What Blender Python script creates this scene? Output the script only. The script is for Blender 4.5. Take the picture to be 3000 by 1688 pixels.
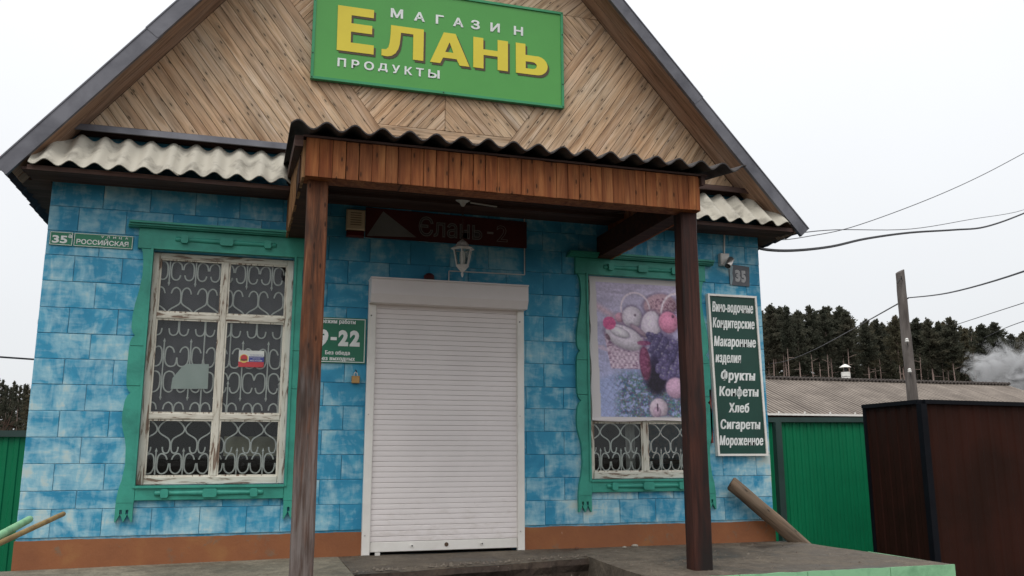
import bpy, math, random
import numpy as np
from mathutils import Vector, Matrix, noise
R = math.radians
random.seed(7)
for o in list(bpy.data.objects): bpy.data.objects.remove(o)
sc = bpy.context.scene
col = sc.collection

# ------------------------------------------------------------------ camera
CAM = Vector((-0.90671, -7.37488, 0.78106))
pitch, roll, yaw = 0.192323578, -0.00197518792, 0.291494262
F = Vector((math.sin(yaw)*math.cos(pitch), math.cos(yaw)*math.cos(pitch), math.sin(pitch)))
Rt = Vector((math.cos(yaw), -math.sin(yaw), 0)); Up = Rt.cross(F)
R2 = Rt*math.cos(roll)+Up*math.sin(roll); U2 = -Rt*math.sin(roll)+Up*math.cos(roll)
cd = bpy.data.cameras.new('camera'); cam = bpy.data.objects.new('camera', cd); col.objects.link(cam)
cd.sensor_width = 36; cd.lens = 36*2518.58/3000; cd.clip_end = 3000; cd.clip_start = .05
M = Matrix((R2, U2, -F)).transposed().to_4x4(); M.translation = CAM
cam.matrix_world = M
sc.camera = cam

# ------------------------------------------------------------------ world, sun, exposure
SUN_DIR = Vector((-0.38, -0.62, 1.12)).normalized()     # towards the sun, behind the clouds
elev = math.asin(SUN_DIR.z); azim = math.atan2(SUN_DIR.x, SUN_DIR.y)
w = bpy.data.worlds.new('World'); sc.world = w; w.use_nodes = True
nt = w.node_tree; nt.nodes.clear()
out = nt.nodes.new('ShaderNodeOutputWorld'); bg = nt.nodes.new('ShaderNodeBackground')
sky = nt.nodes.new('ShaderNodeTexSky'); sky.sky_type = 'NISHITA'; sky.sun_disc = False
sky.sun_elevation = elev; sky.sun_rotation = azim; sky.dust_density = 3.0
mix = nt.nodes.new('ShaderNodeMix'); mix.data_type = 'RGBA'; mix.inputs[0].default_value = .94
tc = nt.nodes.new('ShaderNodeTexCoord'); sep = nt.nodes.new('ShaderNodeSeparateXYZ')
mr = nt.nodes.new('ShaderNodeMapRange'); mr.inputs[1].default_value = 0; mr.inputs[2].default_value = 1
mr.inputs[3].default_value = 0; mr.inputs[4].default_value = 1
cm = nt.nodes.new('ShaderNodeMix'); cm.data_type = 'RGBA'      # even cloud cover, brighter overhead
cm.inputs[6].default_value = (8.1, 8.3, 8.5, 1); cm.inputs[7].default_value = (13.6, 13.8, 14.2, 1)
ns = nt.nodes.new('ShaderNodeTexNoise'); ns.inputs['Scale'].default_value = 1.6; ns.inputs['Detail'].default_value = 4
nm = nt.nodes.new('ShaderNodeMapRange'); nm.inputs[1].default_value = .3; nm.inputs[2].default_value = .7
nm.inputs[3].default_value = .965; nm.inputs[4].default_value = 1.03
mu = nt.nodes.new('ShaderNodeVectorMath'); mu.operation = 'SCALE'
L = nt.links.new
L(tc.outputs['Generated'], sep.inputs[0]); L(sep.outputs[2], mr.inputs[0]); L(mr.outputs[0], cm.inputs[0])
L(tc.outputs['Generated'], ns.inputs['Vector']); L(ns.outputs['Fac'], nm.inputs[0])
L(cm.outputs[2], mu.inputs[0]); L(nm.outputs[0], mu.inputs['Scale'])
L(sky.outputs[0], mix.inputs[6]); L(mu.outputs[0], mix.inputs[7]); L(mix.outputs[2], bg.inputs[0])
bg.inputs[1].default_value = .1; L(bg.outputs[0], out.inputs[0])
sl = bpy.data.lights.new('sun', 'SUN'); sl.energy = 1.45; sl.angle = R(35); sl.color = (1, .97, .93)
so = bpy.data.objects.new('sun', sl); col.objects.link(so)
so.rotation_euler = SUN_DIR.to_track_quat('Z', 'Y').to_euler()
sc.view_settings.view_transform = 'Standard'; sc.view_settings.look = 'None'
sc.view_settings.exposure = 0.0; sc.view_settings.gamma = 1; sc.view_settings.use_curve_mapping = False

# ------------------------------------------------------------------ object helpers
W = {}
def link(name, data, parent=None, mat=None, world=None):
    o = bpy.data.objects.new(name, data); col.objects.link(o)
    wm = world if world is not None else Matrix.Identity(4)
    o.matrix_basis = wm
    if parent is not None:
        o.parent = parent; o.matrix_parent_inverse = W[parent.name].inverted()
    W[o.name] = wm
    if mat is not None and data is not None:
        if not data.materials: data.materials.append(mat)
    return o
def tag(o, label=None, cat=None, group=None, kind=None):
    if label: o['label'] = label
    if cat: o['category'] = cat
    if group: o['group'] = group
    if kind: o['kind'] = kind
    return o
def thing(name, loc, label, cat, group=None):
    o = link(name, None, world=Matrix.Translation(Vector(loc))); o.empty_display_size = .1
    return tag(o, label, cat, group)

class MB:
    def __init__(s): s.v = []; s.f = []
    def add(s, vs, fs):
        n = len(s.v); s.v += [tuple(v) for v in vs]; s.f += [tuple(i+n for i in f) for f in fs]
    def box(s, a, b, mtx=None):
        x0,y0,z0 = a; x1,y1,z1 = b
        vs = [(x0,y0,z0),(x1,y0,z0),(x1,y1,z0),(x0,y1,z0),(x0,y0,z1),(x1,y0,z1),(x1,y1,z1),(x0,y1,z1)]
        if mtx is not None: vs = [mtx@Vector(v) for v in vs]
        s.add(vs, [(0,3,2,1),(4,5,6,7),(0,1,5,4),(1,2,6,5),(2,3,7,6),(3,0,4,7)]); return s
    def bbox(s, a, b, e=.004):      # box chamfered round the face towards -Y
        x0,y0,z0 = a; x1,y1,z1 = b
        vs = [(x0,y1,z0),(x1,y1,z0),(x1,y1,z1),(x0,y1,z1),
              (x0,y0+e,z0),(x1,y0+e,z0),(x1,y0+e,z1),(x0,y0+e,z1),
              (x0+e,y0,z0+e),(x1-e,y0,z0+e),(x1-e,y0,z1-e),(x0+e,y0,z1-e)]
        s.add(vs, [(3,2,1,0),(8,9,10,11),(4,5,9,8),(5,6,10,9),(6,7,11,10),(7,4,8,11),(0,1,5,4),(1,2,6,5),(2,3,7,6),(3,0,4,7)]); return s
    def prism(s, poly, y0, y1):     # polygon in (x,z), extruded from y0 (front) to y1
        n = len(poly)
        vs = [(p[0],y0,p[1]) for p in poly]+[(p[0],y1,p[1]) for p in poly]
        fs = [tuple(range(n)), tuple(range(2*n-1,n-1,-1))]+[((i+1)%n,i,i+n,(i+1)%n+n) for i in range(n)]
        s.add(vs, fs); return s
    def prismZ(s, poly, z0, z1):    # polygon in (x,y), z0/z1 may be functions
        n = len(poly); g0 = z0 if callable(z0) else (lambda x,y: z0); g1 = z1 if callable(z1) else (lambda x,y: z1)
        vs = [(p[0],p[1],g0(*p)) for p in poly]+[(p[0],p[1],g1(*p)) for p in poly]
        fs = [tuple(range(n-1,-1,-1)), tuple(range(n,2*n))]+[(i,(i+1)%n,(i+1)%n+n,i+n) for i in range(n)]
        s.add(vs, fs); return s
    def tube(s, pts, r, n=6, cap=True):
        pts = [Vector(p) for p in pts]; rings = []
        up = None
        for i,p in enumerate(pts):
            d = (pts[min(i+1,len(pts)-1)]-pts[max(i-1,0)]).normalized()
            if up is None: up = d.orthogonal().normalized()
            up = (up-d*up.dot(d))
            up = up.normalized() if up.length > 1e-6 else d.orthogonal().normalized()
            sd = d.cross(up); rr = r[i] if isinstance(r,(list,tuple)) else r
            rings.append([p+(up*math.cos(2*math.pi*k/n)+sd*math.sin(2*math.pi*k/n))*rr for k in range(n)])
        vs = [v for g in rings for v in g]; fs = []
        for i in range(len(pts)-1):
            for k in range(n): fs.append((i*n+k,i*n+(k+1)%n,(i+1)*n+(k+1)%n,(i+1)*n+k))
        if cap: fs += [tuple(range(n-1,-1,-1)), tuple((len(pts)-1)*n+k for k in range(n))]
        s.add(vs, fs); return s
    def lathe(s, prof, c=(0,0,0), axis='Z', n=12):   # prof: (r, h)
        vs = []
        for r,h in prof:
            for k in range(n):
                a = 2*math.pi*k/n; x,y = r*math.cos(a), r*math.sin(a)
                v = (x,y,h) if axis == 'Z' else ((h,x,y) if axis == 'X' else (x,h,y))
                vs.append((v[0]+c[0],v[1]+c[1],v[2]+c[2]))
        fs = [(i*n+k,i*n+(k+1)%n,(i+1)*n+(k+1)%n,(i+1)*n+k) for i in range(len(prof)-1) for k in range(n)]
        fs += [tuple(range(n-1,-1,-1)), tuple((len(prof)-1)*n+k for k in range(n))]
        s.add(vs, fs); return s
    def mesh(s, name, smooth=False):
        m = bpy.data.meshes.new(name); m.from_pydata(s.v, [], s.f)
        if smooth:
            m.polygons.foreach_set('use_smooth', [True]*len(m.polygons))
            m.set_sharp_from_angle(angle=R(40))
        m.update(); return m
    def build(s, name, mat, parent=None, smooth=False, world=None):
        return link(name, s.mesh(name, smooth), parent, mat, world)

def clip(poly, a, b, c):            # keep a*x+b*z<=c
    r = []; n = len(poly)
    for i in range(n):
        p, q = poly[i], poly[(i+1)%n]; dp = a*p[0]+b*p[1]-c; dq = a*q[0]+b*q[1]-c
        if dp <= 0: r.append(p)
        if (dp < 0 < dq) or (dq < 0 < dp):
            t = dp/(dp-dq); r.append((p[0]+(q[0]-p[0])*t, p[1]+(q[1]-p[1])*t))
    return r
def smooth_path(pts, n=4):
    P = [Vector(p) for p in pts]; o = []
    for i in range(len(P)-1):
        a, b, c_, d = P[max(i-1,0)], P[i], P[i+1], P[min(i+2,len(P)-1)]
        for k in range(n):
            t = k/n
            o.append(.5*((2*b)+(c_-a)*t+(2*a-5*b+4*c_-d)*t*t+(3*b-a-3*c_+d)*t**3))
    o.append(P[-1]); return o

# ------------------------------------------------------------------ materials
def newmat(name):
    m = bpy.data.materials.new(name); m.use_nodes = True
    return m, m.node_tree, m.node_tree.nodes['Principled BSDF']
def N(nt, t, **kw):
    n = nt.nodes.new(t)
    for k, v in kw.items():
        if k.startswith('i_'): n.inputs[k[2:].replace('_', ' ')].default_value = v
        else: setattr(n, k, v)
    return n
def ramp(nt, fac, stops):
    r = nt.nodes.new('ShaderNodeValToRGB'); e = r.color_ramp.elements
    while len(e) < len(stops): e.new(.5)
    for el, (p, c_) in zip(e, stops):
        el.position = p; el.color = (*c_, 1) if len(c_) == 3 else c_
    nt.links.new(fac, r.inputs[0]); return r.outputs[0]
def mixc(nt, fac, a, b, mode='MIX'):
    n = nt.nodes.new('ShaderNodeMix'); n.data_type = 'RGBA'; n.blend_type = mode
    for i, v in ((0, fac), (6, a), (7, b)):
        if isinstance(v, (int, float)): n.inputs[i].default_value = v
        elif isinstance(v, tuple): n.inputs[i].default_value = (*v, 1) if len(v) == 3 else v
        else: nt.links.new(v, n.inputs[i])
    return n.outputs[2]
def math_(nt, op, a, b=0.0, clampv=False):
    n = nt.nodes.new('ShaderNodeMath'); n.operation = op; n.use_clamp = clampv
    for i, v in ((0, a), (1, b)):
        if isinstance(v, (int, float)): n.inputs[i].default_value = v
        else: nt.links.new(v, n.inputs[i])
    return n.outputs[0]
def coords(nt, kind='Object', scale=(1,1,1), rnd=0.0):
    t = nt.nodes.new('ShaderNodeTexCoord')
    src = t.outputs[kind] if kind != 'Position' else nt.nodes.new('ShaderNodeNewGeometry').outputs['Position']
    if rnd:
        oi = nt.nodes.new('ShaderNodeObjectInfo'); v = nt.nodes.new('ShaderNodeVectorMath'); v.operation = 'SCALE'
        v.inputs[0].default_value = (1, .61, .37); nt.links.new(math_(nt, 'MULTIPLY', oi.outputs['Random'], rnd), v.inputs['Scale'])
        a = nt.nodes.new('ShaderNodeVectorMath'); a.operation = 'ADD'
        nt.links.new(src, a.inputs[0]); nt.links.new(v.outputs[0], a.inputs[1]); src = a.outputs[0]
    m = nt.nodes.new('ShaderNodeMapping'); m.inputs['Scale'].default_value = scale
    nt.links.new(src, m.inputs[0]); return m.outputs[0]
def noise_(nt, vec, scale, detail=4, rough=.55, dist=0.0):
    n = N(nt, 'ShaderNodeTexNoise'); n.inputs['Scale'].default_value = scale
    n.inputs['Detail'].default_value = detail; n.inputs['Roughness'].default_value = rough
    n.inputs['Distortion'].default_value = dist
    nt.links.new(vec, n.inputs['Vector']); return n.outputs['Fac']
def bump(nt, b, h, strength=.3, dist=.01):
    n = nt.nodes.new('ShaderNodeBump'); n.inputs['Strength'].default_value = strength
    n.inputs['Distance'].default_value = dist
    nt.links.new(h, n.inputs['Height']); nt.links.new(n.outputs[0], b.inputs['Normal'])

def wood(name, base, dark, pale, axis='X', knots=True, rough=.78, grime=None, rnd=50., contrast=1., gs=1.):
    m, nt, b = newmat(name)
    s1 = {'X': (1.2,16,16), 'Z': (16,16,1.2)}[axis]; s2 = {'X': (3,60,60), 'Z': (60,60,3)}[axis]
    s3 = {'X': (3.6,5,11), 'Z': (11,11,3.6)}[axis]
    s1 = tuple(v*gs for v in s1)
    g1 = noise_(nt, coords(nt, 'Object', s1, rnd), 1.0, 5, .6, .8)
    g2 = noise_(nt, coords(nt, 'Object', s2, rnd), 1.0, 3, .6)
    c1 = ramp(nt, g1, [(.30, dark), (.5, base), (.72, pale)])
    c2 = mixc(nt, .55*contrast, c1, ramp(nt, g2, [(.32, (.34,.30,.28)), (.5, (1,1,1)), (.72, (1.2,1.17,1.12))]), 'MULTIPLY')
    oi = nt.nodes.new('ShaderNodeObjectInfo')
    v = ramp(nt, oi.outputs['Random'], [(0, (.72,.66,.62)), (.25, (1,.97,.93)), (.5, (.86,.86,.88)), (.75, (1.08,1.05,1.0)), (1, (.80,.75,.70))])
    c2 = mixc(nt, .85, c2, v, 'MULTIPLY')
    big = noise_(nt, coords(nt, 'Position', (1,1,1)), 1.7, 3, .6)
    c2 = mixc(nt, .6, c2, ramp(nt, big, [(.35, (1.12,.96,.84)), (.65, (.93,.98,1.02))]), 'MULTIPLY')
    if knots:
        vo = N(nt, 'ShaderNodeTexVoronoi'); vo.voronoi_dimensions = '2D'; vo.inputs['Scale'].default_value = 1.0; vo.inputs['Randomness'].default_value = 1
        s_ = nt.nodes.new('ShaderNodeSeparateXYZ'); c__ = nt.nodes.new('ShaderNodeCombineXYZ'); nt.links.new(coords(nt, 'Object', s3, rnd), s_.inputs[0])
        nt.links.new(s_.outputs[0], c__.inputs[0]); nt.links.new(s_.outputs[2], c__.inputs[1]); nt.links.new(c__.outputs[0], vo.inputs['Vector'])
        k = ramp(nt, vo.outputs['Distance'], [(.04, (1,1,1)), (.10, (0,0,0))])
        ring = ramp(nt, vo.outputs['Distance'], [(.09, (.0,.0,.0)), (.13, (.6,.6,.6)), (.24, (0,0,0))])
        c2 = mixc(nt, ring, c2, tuple(x*.62 for x in base))
        c2 = mixc(nt, k, c2, tuple(x*.22 for x in base))
    if grime:
        gz = noise_(nt, coords(nt, 'Object', (5,5,1.1) if axis == 'Z' else (1.1,5,5), rnd), 1.0, 4, .6)
        c2 = mixc(nt, ramp(nt, gz, [(.46, (0,0,0)), (.60, (1,1,1))]), c2, grime)
    nt.links.new(c2, b.inputs['Base Color']); b.inputs['Roughness'].default_value = rough
    b.inputs['Specular IOR Level'].default_value = .25
    bump(nt, b, g2, .35, .002)
    return m
def plain(name, c1, c2=None, rough=.6, scale=8, metal=0, bumps=.0, spec=.4, kind='Position', stretch=(1,1,1), stops=(.35,.65)):
    m, nt, b = newmat(name)
    c2 = c2 or tuple(x*.78 for x in c1)
    n = noise_(nt, coords(nt, kind, stretch), scale, 5, .6, .3)
    nt.links.new(ramp(nt, n, [(stops[0], c2), (stops[1], c1)]), b.inputs['Base Color'])
    b.inputs['Roughness'].default_value = rough; b.inputs['Metallic'].default_value = metal
    b.inputs['Specular IOR Level'].default_value = spec
    if bumps: bump(nt, b, noise_(nt, coords(nt, kind, stretch), scale*6, 4, .6), bumps, .004)
    return m

m_gable = wood('weathered_pine', (.56,.41,.275), (.35,.225,.135), (.68,.54,.41))
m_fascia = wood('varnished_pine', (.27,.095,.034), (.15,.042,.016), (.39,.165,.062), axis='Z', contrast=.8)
m_sidewood = wood('raw_pine', (.28,.16,.075), (.13,.06,.025), (.40,.25,.13), axis='Z', knots=False)
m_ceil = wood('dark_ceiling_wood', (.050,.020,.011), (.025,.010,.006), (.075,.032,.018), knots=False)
m_postL = wood('worn_stained_timber', (.165,.064,.031), (.050,.025,.016), (.25,.125,.072), axis='Z', grime=(.040,.024,.018), gs=1.5)
def foot_wear(m):
    nt = m.node_tree; b = nt.nodes['Principled BSDF']; src = b.inputs['Base Color'].links[0].from_socket
    sp = nt.nodes.new('ShaderNodeSeparateXYZ'); nt.links.new(nt.nodes.new('ShaderNodeNewGeometry').outputs['Position'], sp.inputs[0])
    n = noise_(nt, coords(nt, 'Position', (14,14,1.6)), 1.0, 4, .6, .4)
    k = math_(nt, 'ADD', math_(nt, 'MULTIPLY', sp.outputs[2], -.34), n)
    f = ramp(nt, k, [(.06, (0,0,0)), (.40, (.9,.9,.9))])
    g = ramp(nt, noise_(nt, coords(nt, 'Position', (50,50,3)), 1.0, 4, .6), [(.35, (.075,.055,.047)), (.6, (.19,.165,.155))])
    nt.links.new(mixc(nt, f, src, g), b.inputs['Base Color'])
foot_wear(m_postL)
m_postR = wood('dark_red_timber', (.052,.019,.014), (.020,.010,.009), (.080,.032,.024), axis='Z', knots=False, grime=(.016,.011,.010), rough=.6)
m_log = wood('grey_log', (.20,.155,.115), (.09,.066,.048), (.30,.245,.19), axis='X', gs=.8, rough=.9)
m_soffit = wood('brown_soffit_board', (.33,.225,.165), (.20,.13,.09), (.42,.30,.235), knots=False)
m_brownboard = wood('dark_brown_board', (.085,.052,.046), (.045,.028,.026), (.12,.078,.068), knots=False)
m_pole = plain('weathered_pole_wood', (.19,.165,.15), (.085,.072,.065), .95, 7, stretch=(1,1,.2), bumps=.6)

def wallpaint(name, joint=False):
    m, nt, b = newmat(name)
    p = coords(nt, 'Position', (1,1,1), 0 if joint else 6.)
    pw = coords(nt, 'Position', (1,1,1))
    st = coords(nt, 'Position', (.8,1,2.6), 0 if joint else 3.)
    sv = coords(nt, 'Position', (2.8,1,.8), 0 if joint else 4.)
    big = noise_(nt, pw, .8, 2, .5)
    f1 = noise_(nt, p, 3.4, 5, .55, .7)
    f2 = noise_(nt, st, 7., 4, .6, .8)
    f3 = noise_(nt, sv, 6., 5, .6, .8)
    base = ramp(nt, f1, [(.28, (.024,.222,.385)), (.5, (.046,.300,.475)), (.70, (.125,.42,.57))])
    sep_ = nt.nodes.new('ShaderNodeSeparateXYZ'); nt.links.new(nt.nodes.new('ShaderNodeNewGeometry').outputs['Position'], sep_.inputs[0])
    # the pale patches increase low down and towards the two corners
    lowz = math_(nt, 'MULTIPLY', math_(nt, 'SUBTRACT', 2.1, sep_.outputs[2]), .022)
    cen = math_(nt, 'MULTIPLY', math_(nt, 'ABSOLUTE', math_(nt, 'SUBTRACT', sep_.outputs[0], .65)), .020)
    s = math_(nt, 'ADD', math_(nt, 'MULTIPLY', f1, .50), math_(nt, 'MULTIPLY', f2, .30))
    s = math_(nt, 'ADD', s, math_(nt, 'MULTIPLY', f3, .30))
    s = math_(nt, 'ADD', s, math_(nt, 'MULTIPLY', big, .20))
    s = math_(nt, 'ADD', math_(nt, 'ADD', s, lowz), cen)
    cream = ramp(nt, s, [(.66, (0,0,0)), (.76, (.40,.40,.40)), (.87, (.9,.9,.9))])
    c_ = mixc(nt, cream, base, (.45,.64,.68))
    c_ = mixc(nt, ramp(nt, s, [(.80, (0,0,0)), (.90, (.55,.55,.55))]), c_, (.53,.54,.46))
    c_ = mixc(nt, ramp(nt, noise_(nt, p, 19., 3, .6), [(.76, (0,0,0)), (.81, (.6,.6,.6))]), c_, (.03,.11,.20))
    if joint: c_ = mixc(nt, .20, c_, (.018,.13,.24))
    nt.links.new(c_, b.inputs['Base Color'])
    b.inputs['Roughness'].default_value = .62; b.inputs['Specular IOR Level'].default_value = .3
    bump(nt, b, math_(nt, 'ADD', noise_(nt, pw, 30, 4, .6), f2), .35, .004)
    return m
m_block = wallpaint('blue_sponged_paint'); m_joint = wallpaint('blue_joint_paint', True)
def plinthmat():
    m, nt, b = newmat('brown_plinth_paint')
    pw = coords(nt, 'Position'); n1 = noise_(nt, pw, 2.2, 4, .6); n2 = noise_(nt, pw, 14, 5, .7, .5)
    c_ = ramp(nt, n1, [(.3, (.22,.078,.032)), (.55, (.27,.098,.036)), (.75, (.33,.15,.050))])
    c_ = mixc(nt, ramp(nt, math_(nt,'ADD',math_(nt,'MULTIPLY',n2,.6),math_(nt,'MULTIPLY',noise_(nt,pw,3.3,3),.45)), [(.58,(0,0,0)),(.66,(.7,.7,.7))]), c_, (.18,.125,.08))
    c_ = mixc(nt, ramp(nt, noise_(nt, coords(nt,'Position',(26,1,7)), 1, 2), [(.74,(0,0,0)),(.77,(1,1,1))]), c_, (.55,.45,.35))
    nt.links.new(c_, b.inputs['Base Color']); b.inputs['Roughness'].default_value = .8
    bump(nt, b, n2, .6, .006); return m
m_plinth = plinthmat()
def peel(name, vert):
    m, nt, b = newmat(name)
    pw = coords(nt, 'Position', (1,1,1)); st = coords(nt, 'Position', (34,1,4.5) if vert else (4.5,1,34))
    s = math_(nt, 'ADD', noise_(nt, st, 1, 5, .65, .6), math_(nt, 'MULTIPLY', noise_(nt, pw, 3.2, 3), .32))
    f = ramp(nt, s, [(.715, (0,0,0)), (.765, (1,1,1))])
    c_ = mixc(nt, noise_(nt, pw, 9, 4), (.72,.69,.60), (.56,.53,.45))
    c_ = mixc(nt, ramp(nt, s, [(.62, (0,0,0)), (.72, (.5,.5,.5))]), c_, (.42,.37,.29))
    c_ = mixc(nt, f, c_, mixc(nt, noise_(nt, st, 3, 3), (.27,.19,.14), (.12,.075,.05)))
    nt.links.new(c_, b.inputs['Base Color']); b.inputs['Roughness'].default_value = .7
    bump(nt, b, math_(nt, 'SUBTRACT', 1.0, f), .5, .003); return m
m_peelV = peel('peeling_white_paint_upright', True); m_peelH = peel('peeling_white_paint_level', False)
m_teal = plain('teal_green_paint', (.042,.310,.232), (.026,.215,.165), .5, 6, bumps=.4, stretch=(1,1,1), stops=(.30,.60))
m_grille = plain('white_grille_paint', (.86,.83,.81), (.74,.71,.69), .45, 12)
m_curtain = plain('grey_violet_blind', (.125,.110,.130), (.085,.075,.090), .8, 2.2)
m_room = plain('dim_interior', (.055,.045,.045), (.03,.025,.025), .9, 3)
m_cream = plain('cream_card', (.50,.46,.34), (.36,.32,.2), .8, 5)
m_shut = plain('white_shutter_metal', (.86,.80,.785), (.80,.745,.73), .45, 2.0, spec=.3)
def scuff(m):
    nt = m.node_tree; b = nt.nodes['Principled BSDF']; src = b.inputs['Base Color'].links[0].from_socket
    sp = nt.nodes.new('ShaderNodeSeparateXYZ'); nt.links.new(nt.nodes.new('ShaderNodeNewGeometry').outputs['Position'], sp.inputs[0])
    low = math_(nt, 'MULTIPLY', math_(nt, 'SUBTRACT', .55, sp.outputs[2]), .35)
    n = math_(nt, 'ADD', noise_(nt, coords(nt,'Position',(3,1,9)), 2.0, 5, .65, .5), math_(nt, 'MAXIMUM', low, -.05))
    c_ = mixc(nt, ramp(nt, n, [(.62,(0,0,0)),(.85,(.35,.35,.35))]), src, (.48,.41,.34))
    c_ = mixc(nt, ramp(nt, noise_(nt, coords(nt,'Position',(40,1,12)), 1.0, 2), [(.78,(0,0,0)),(.81,(.8,.8,.8))]), c_, (.30,.25,.2))
    nt.links.new(c_, b.inputs['Base Color'])
scuff(m_shut)
m_rail = plain('white_rail_metal', (.84,.81,.76), (.74,.71,.66), .4, 4)
m_asb = plain('weathered_asbestos', (.47,.44,.37), (.27,.25,.21), .9, 6, bumps=.5, stops=(.36,.52))
m_asbdark = plain('dark_asbestos', (.085,.075,.072), (.045,.04,.04), .85, 9, bumps=.4)
m_roofmetal = plain('grey_roof_metal', (.165,.165,.185), (.090,.090,.105), .55, 3.5, metal=.2, stretch=(1,1,1))
m_underroof = plain('dark_roof_underside', (.055,.048,.058), (.035,.03,.038), .8, 3)
m_signgreen = plain('sign_green', (.085,.345,.070), (.078,.32,.065), .35, 1.5)
m_signedge = plain('sign_edge_green', (.045,.30,.13), (.035,.25,.10), .4, 4)
m_yellow = plain('sign_yellow', (.74,.61,.05), (.69,.56,.045), .4, 3)
m_shadow = plain('sign_brown_print', (.085,.06,.03), (.07,.05,.025), .4, 3)
m_white = plain('letter_white', (.80,.82,.80), (.70,.72,.70), .4, 6)
m_dgreen = plain('board_dark_green', (.010,.062,.045), (.008,.048,.035), .4, 2)
m_hgreen = plain('hours_green', (.012,.16,.085), (.010,.13,.07), .4, 2)
m_sgreen = plain('street_sign_green', (.02,.20,.105), (.015,.16,.085), .4, 2)
m_redboard = plain('dark_red_board', (.075,.010,.008), (.05,.007,.006), .6, 3)
m_greyem = plain('grey_emblem', (.19,.19,.185), (.14,.14,.135), .6, 3)
m_outline = plain('pale_outline', (.24,.225,.22), None, .5, 3)
m_fill = plain('outline_fill', (.075,.07,.07), None, .6, 3)
m_slate = plain('slate_grey_plate', (.12,.125,.14), (.085,.09,.10), .5, 6)
m_plastic = plain('white_plastic', (.72,.70,.66), (.62,.60,.56), .4, 4)
m_lamp = plain('lantern_white_metal', (.66,.64,.62), (.5,.48,.46), .45, 10)
m_black = plain('black_rubber', (.012,.012,.014), None, .5, 4)
m_lens = plain('camera_black_glass', (.01,.01,.012), None, .1, 4)
m_steel = plain('brushed_steel', (.62,.58,.54), (.45,.42,.39), .32, 12, metal=.9)
m_brass = plain('yellow_brass', (.45,.28,.11), (.36,.21,.08), .35, 10, metal=.5)
m_cream2 = plain('cream_siren_case', (.62,.50,.34), (.5,.4,.26), .5, 6)
m_redglass = plain('red_siren_lens', (.09,.006,.006), None, .3, 4)
m_wire = plain('cable_black', (.02,.02,.024), None, .6, 4)
m_wiregrey = plain('wire_grey', (.10,.10,.11), None, .6, 4)
m_mint = plain('mint_green_paint', (.25,.50,.28), (.15,.33,.18), .75, 5, bumps=.5, stops=(.3,.5))
m_fence = plain('green_sheet_metal', (.003,.175,.072), (.0025,.145,.060), .5, 1.2, spec=.2)
m_fencetrim = plain('grey_green_metal', (.028,.058,.050), (.02,.042,.036), .55, 3)
m_brownmetal = plain('brown_sheet_metal', (.036,.012,.008), (.022,.009,.006), .62, 1.0, spec=.06)
m_browntrim = plain('dark_trim_metal', (.006,.007,.010), (.004,.004,.006), .6, 3, spec=.1)
m_bark = plain('pine_bark', (.40,.30,.26), (.25,.18,.155), .95, 2.0)
m_paper = plain('pale_torn_paper', (.60,.64,.61), (.50,.55,.52), .7, 4)
def glassmat():
    m, nt, b = newmat('window_glass'); nt.nodes.remove(b)
    o = nt.nodes['Material Output']; t = N(nt, 'ShaderNodeBsdfTransparent'); t.inputs[0].default_value = (.90,.93,.92,1)
    g = N(nt, 'ShaderNodeBsdfGlossy'); g.inputs['Roughness'].default_value = .03
    f = N(nt, 'ShaderNodeFresnel'); f.inputs[0].default_value = 1.45
    x = N(nt, 'ShaderNodeMixShader')
    n = noise_(nt, coords(nt, 'Position'), 2.0, 2); bp_ = N(nt, 'ShaderNodeBump'); bp_.inputs['Strength'].default_value = .05
    nt.links.new(n, bp_.inputs['Height']); nt.links.new(bp_.outputs[0], g.inputs['Normal'])
    nt.links.new(math_(nt, 'MULTIPLY', f.outputs[0], .75), x.inputs[0]); nt.links.new(t.outputs[0], x.inputs[1]); nt.links.new(g.outputs[0], x.inputs[2])
    nt.links.new(x.outputs[0], o.inputs[0]); return m
m_glass = glassmat()
def concrete(name, c1, c2, c3, wet=.6):
    m, nt, b = newmat(name)
    pw = coords(nt, 'Position'); n1 = noise_(nt, pw, 1.3, 5, .65, .6); n2 = noise_(nt, pw, 9, 6, .7, .5); n3 = noise_(nt, pw, 46, 4, .7)
    c_ = ramp(nt, n1, [(.32, c1), (.5, c2), (.68, c3)])
    c_ = mixc(nt, .75, c_, ramp(nt, n2, [(.3,(.5,.48,.46)), (.55,(1,1,1)), (.72,(1.35,1.32,1.25))]), 'MULTIPLY')
    c_ = mixc(nt, .7, c_, ramp(nt, n3, [(.3,(.55,.53,.5)), (.55,(1,1,1)), (.75,(1.3,1.3,1.25))]), 'MULTIPLY')
    c_ = mixc(nt, ramp(nt, noise_(nt, coords(nt,'Position',(3,9,3)), 5, 3, .6), [(.68,(0,0,0)),(.73,(.8,.8,.8))]), c_, (.40,.36,.30))
    nt.links.new(c_, b.inputs['Base Color'])
    b.inputs['Specular IOR Level'].default_value = .3
    nt.links.new(ramp(nt, n1, [(.35,(wet,)*3), (.6,(.9,.9,.9))]), b.inputs['Roughness'])
    bump(nt, b, math_(nt,'ADD',n2,math_(nt,'MULTIPLY',n3,.5)), .8, .012); return m
m_conc = concrete('porch_concrete', (.055,.050,.042), (.125,.102,.077), (.18,.15,.115), .42)
m_concL = concrete('pale_apron_concrete', (.13,.12,.09), (.23,.205,.155), (.30,.27,.205), .7)
m_rubble = concrete('rough_brown_concrete', (.030,.022,.018), (.06,.042,.032), (.12,.095,.07), .8)
m_ground = concrete('dirt_ground', (.045,.037,.028), (.07,.058,.043), (.10,.085,.06), .8)
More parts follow.
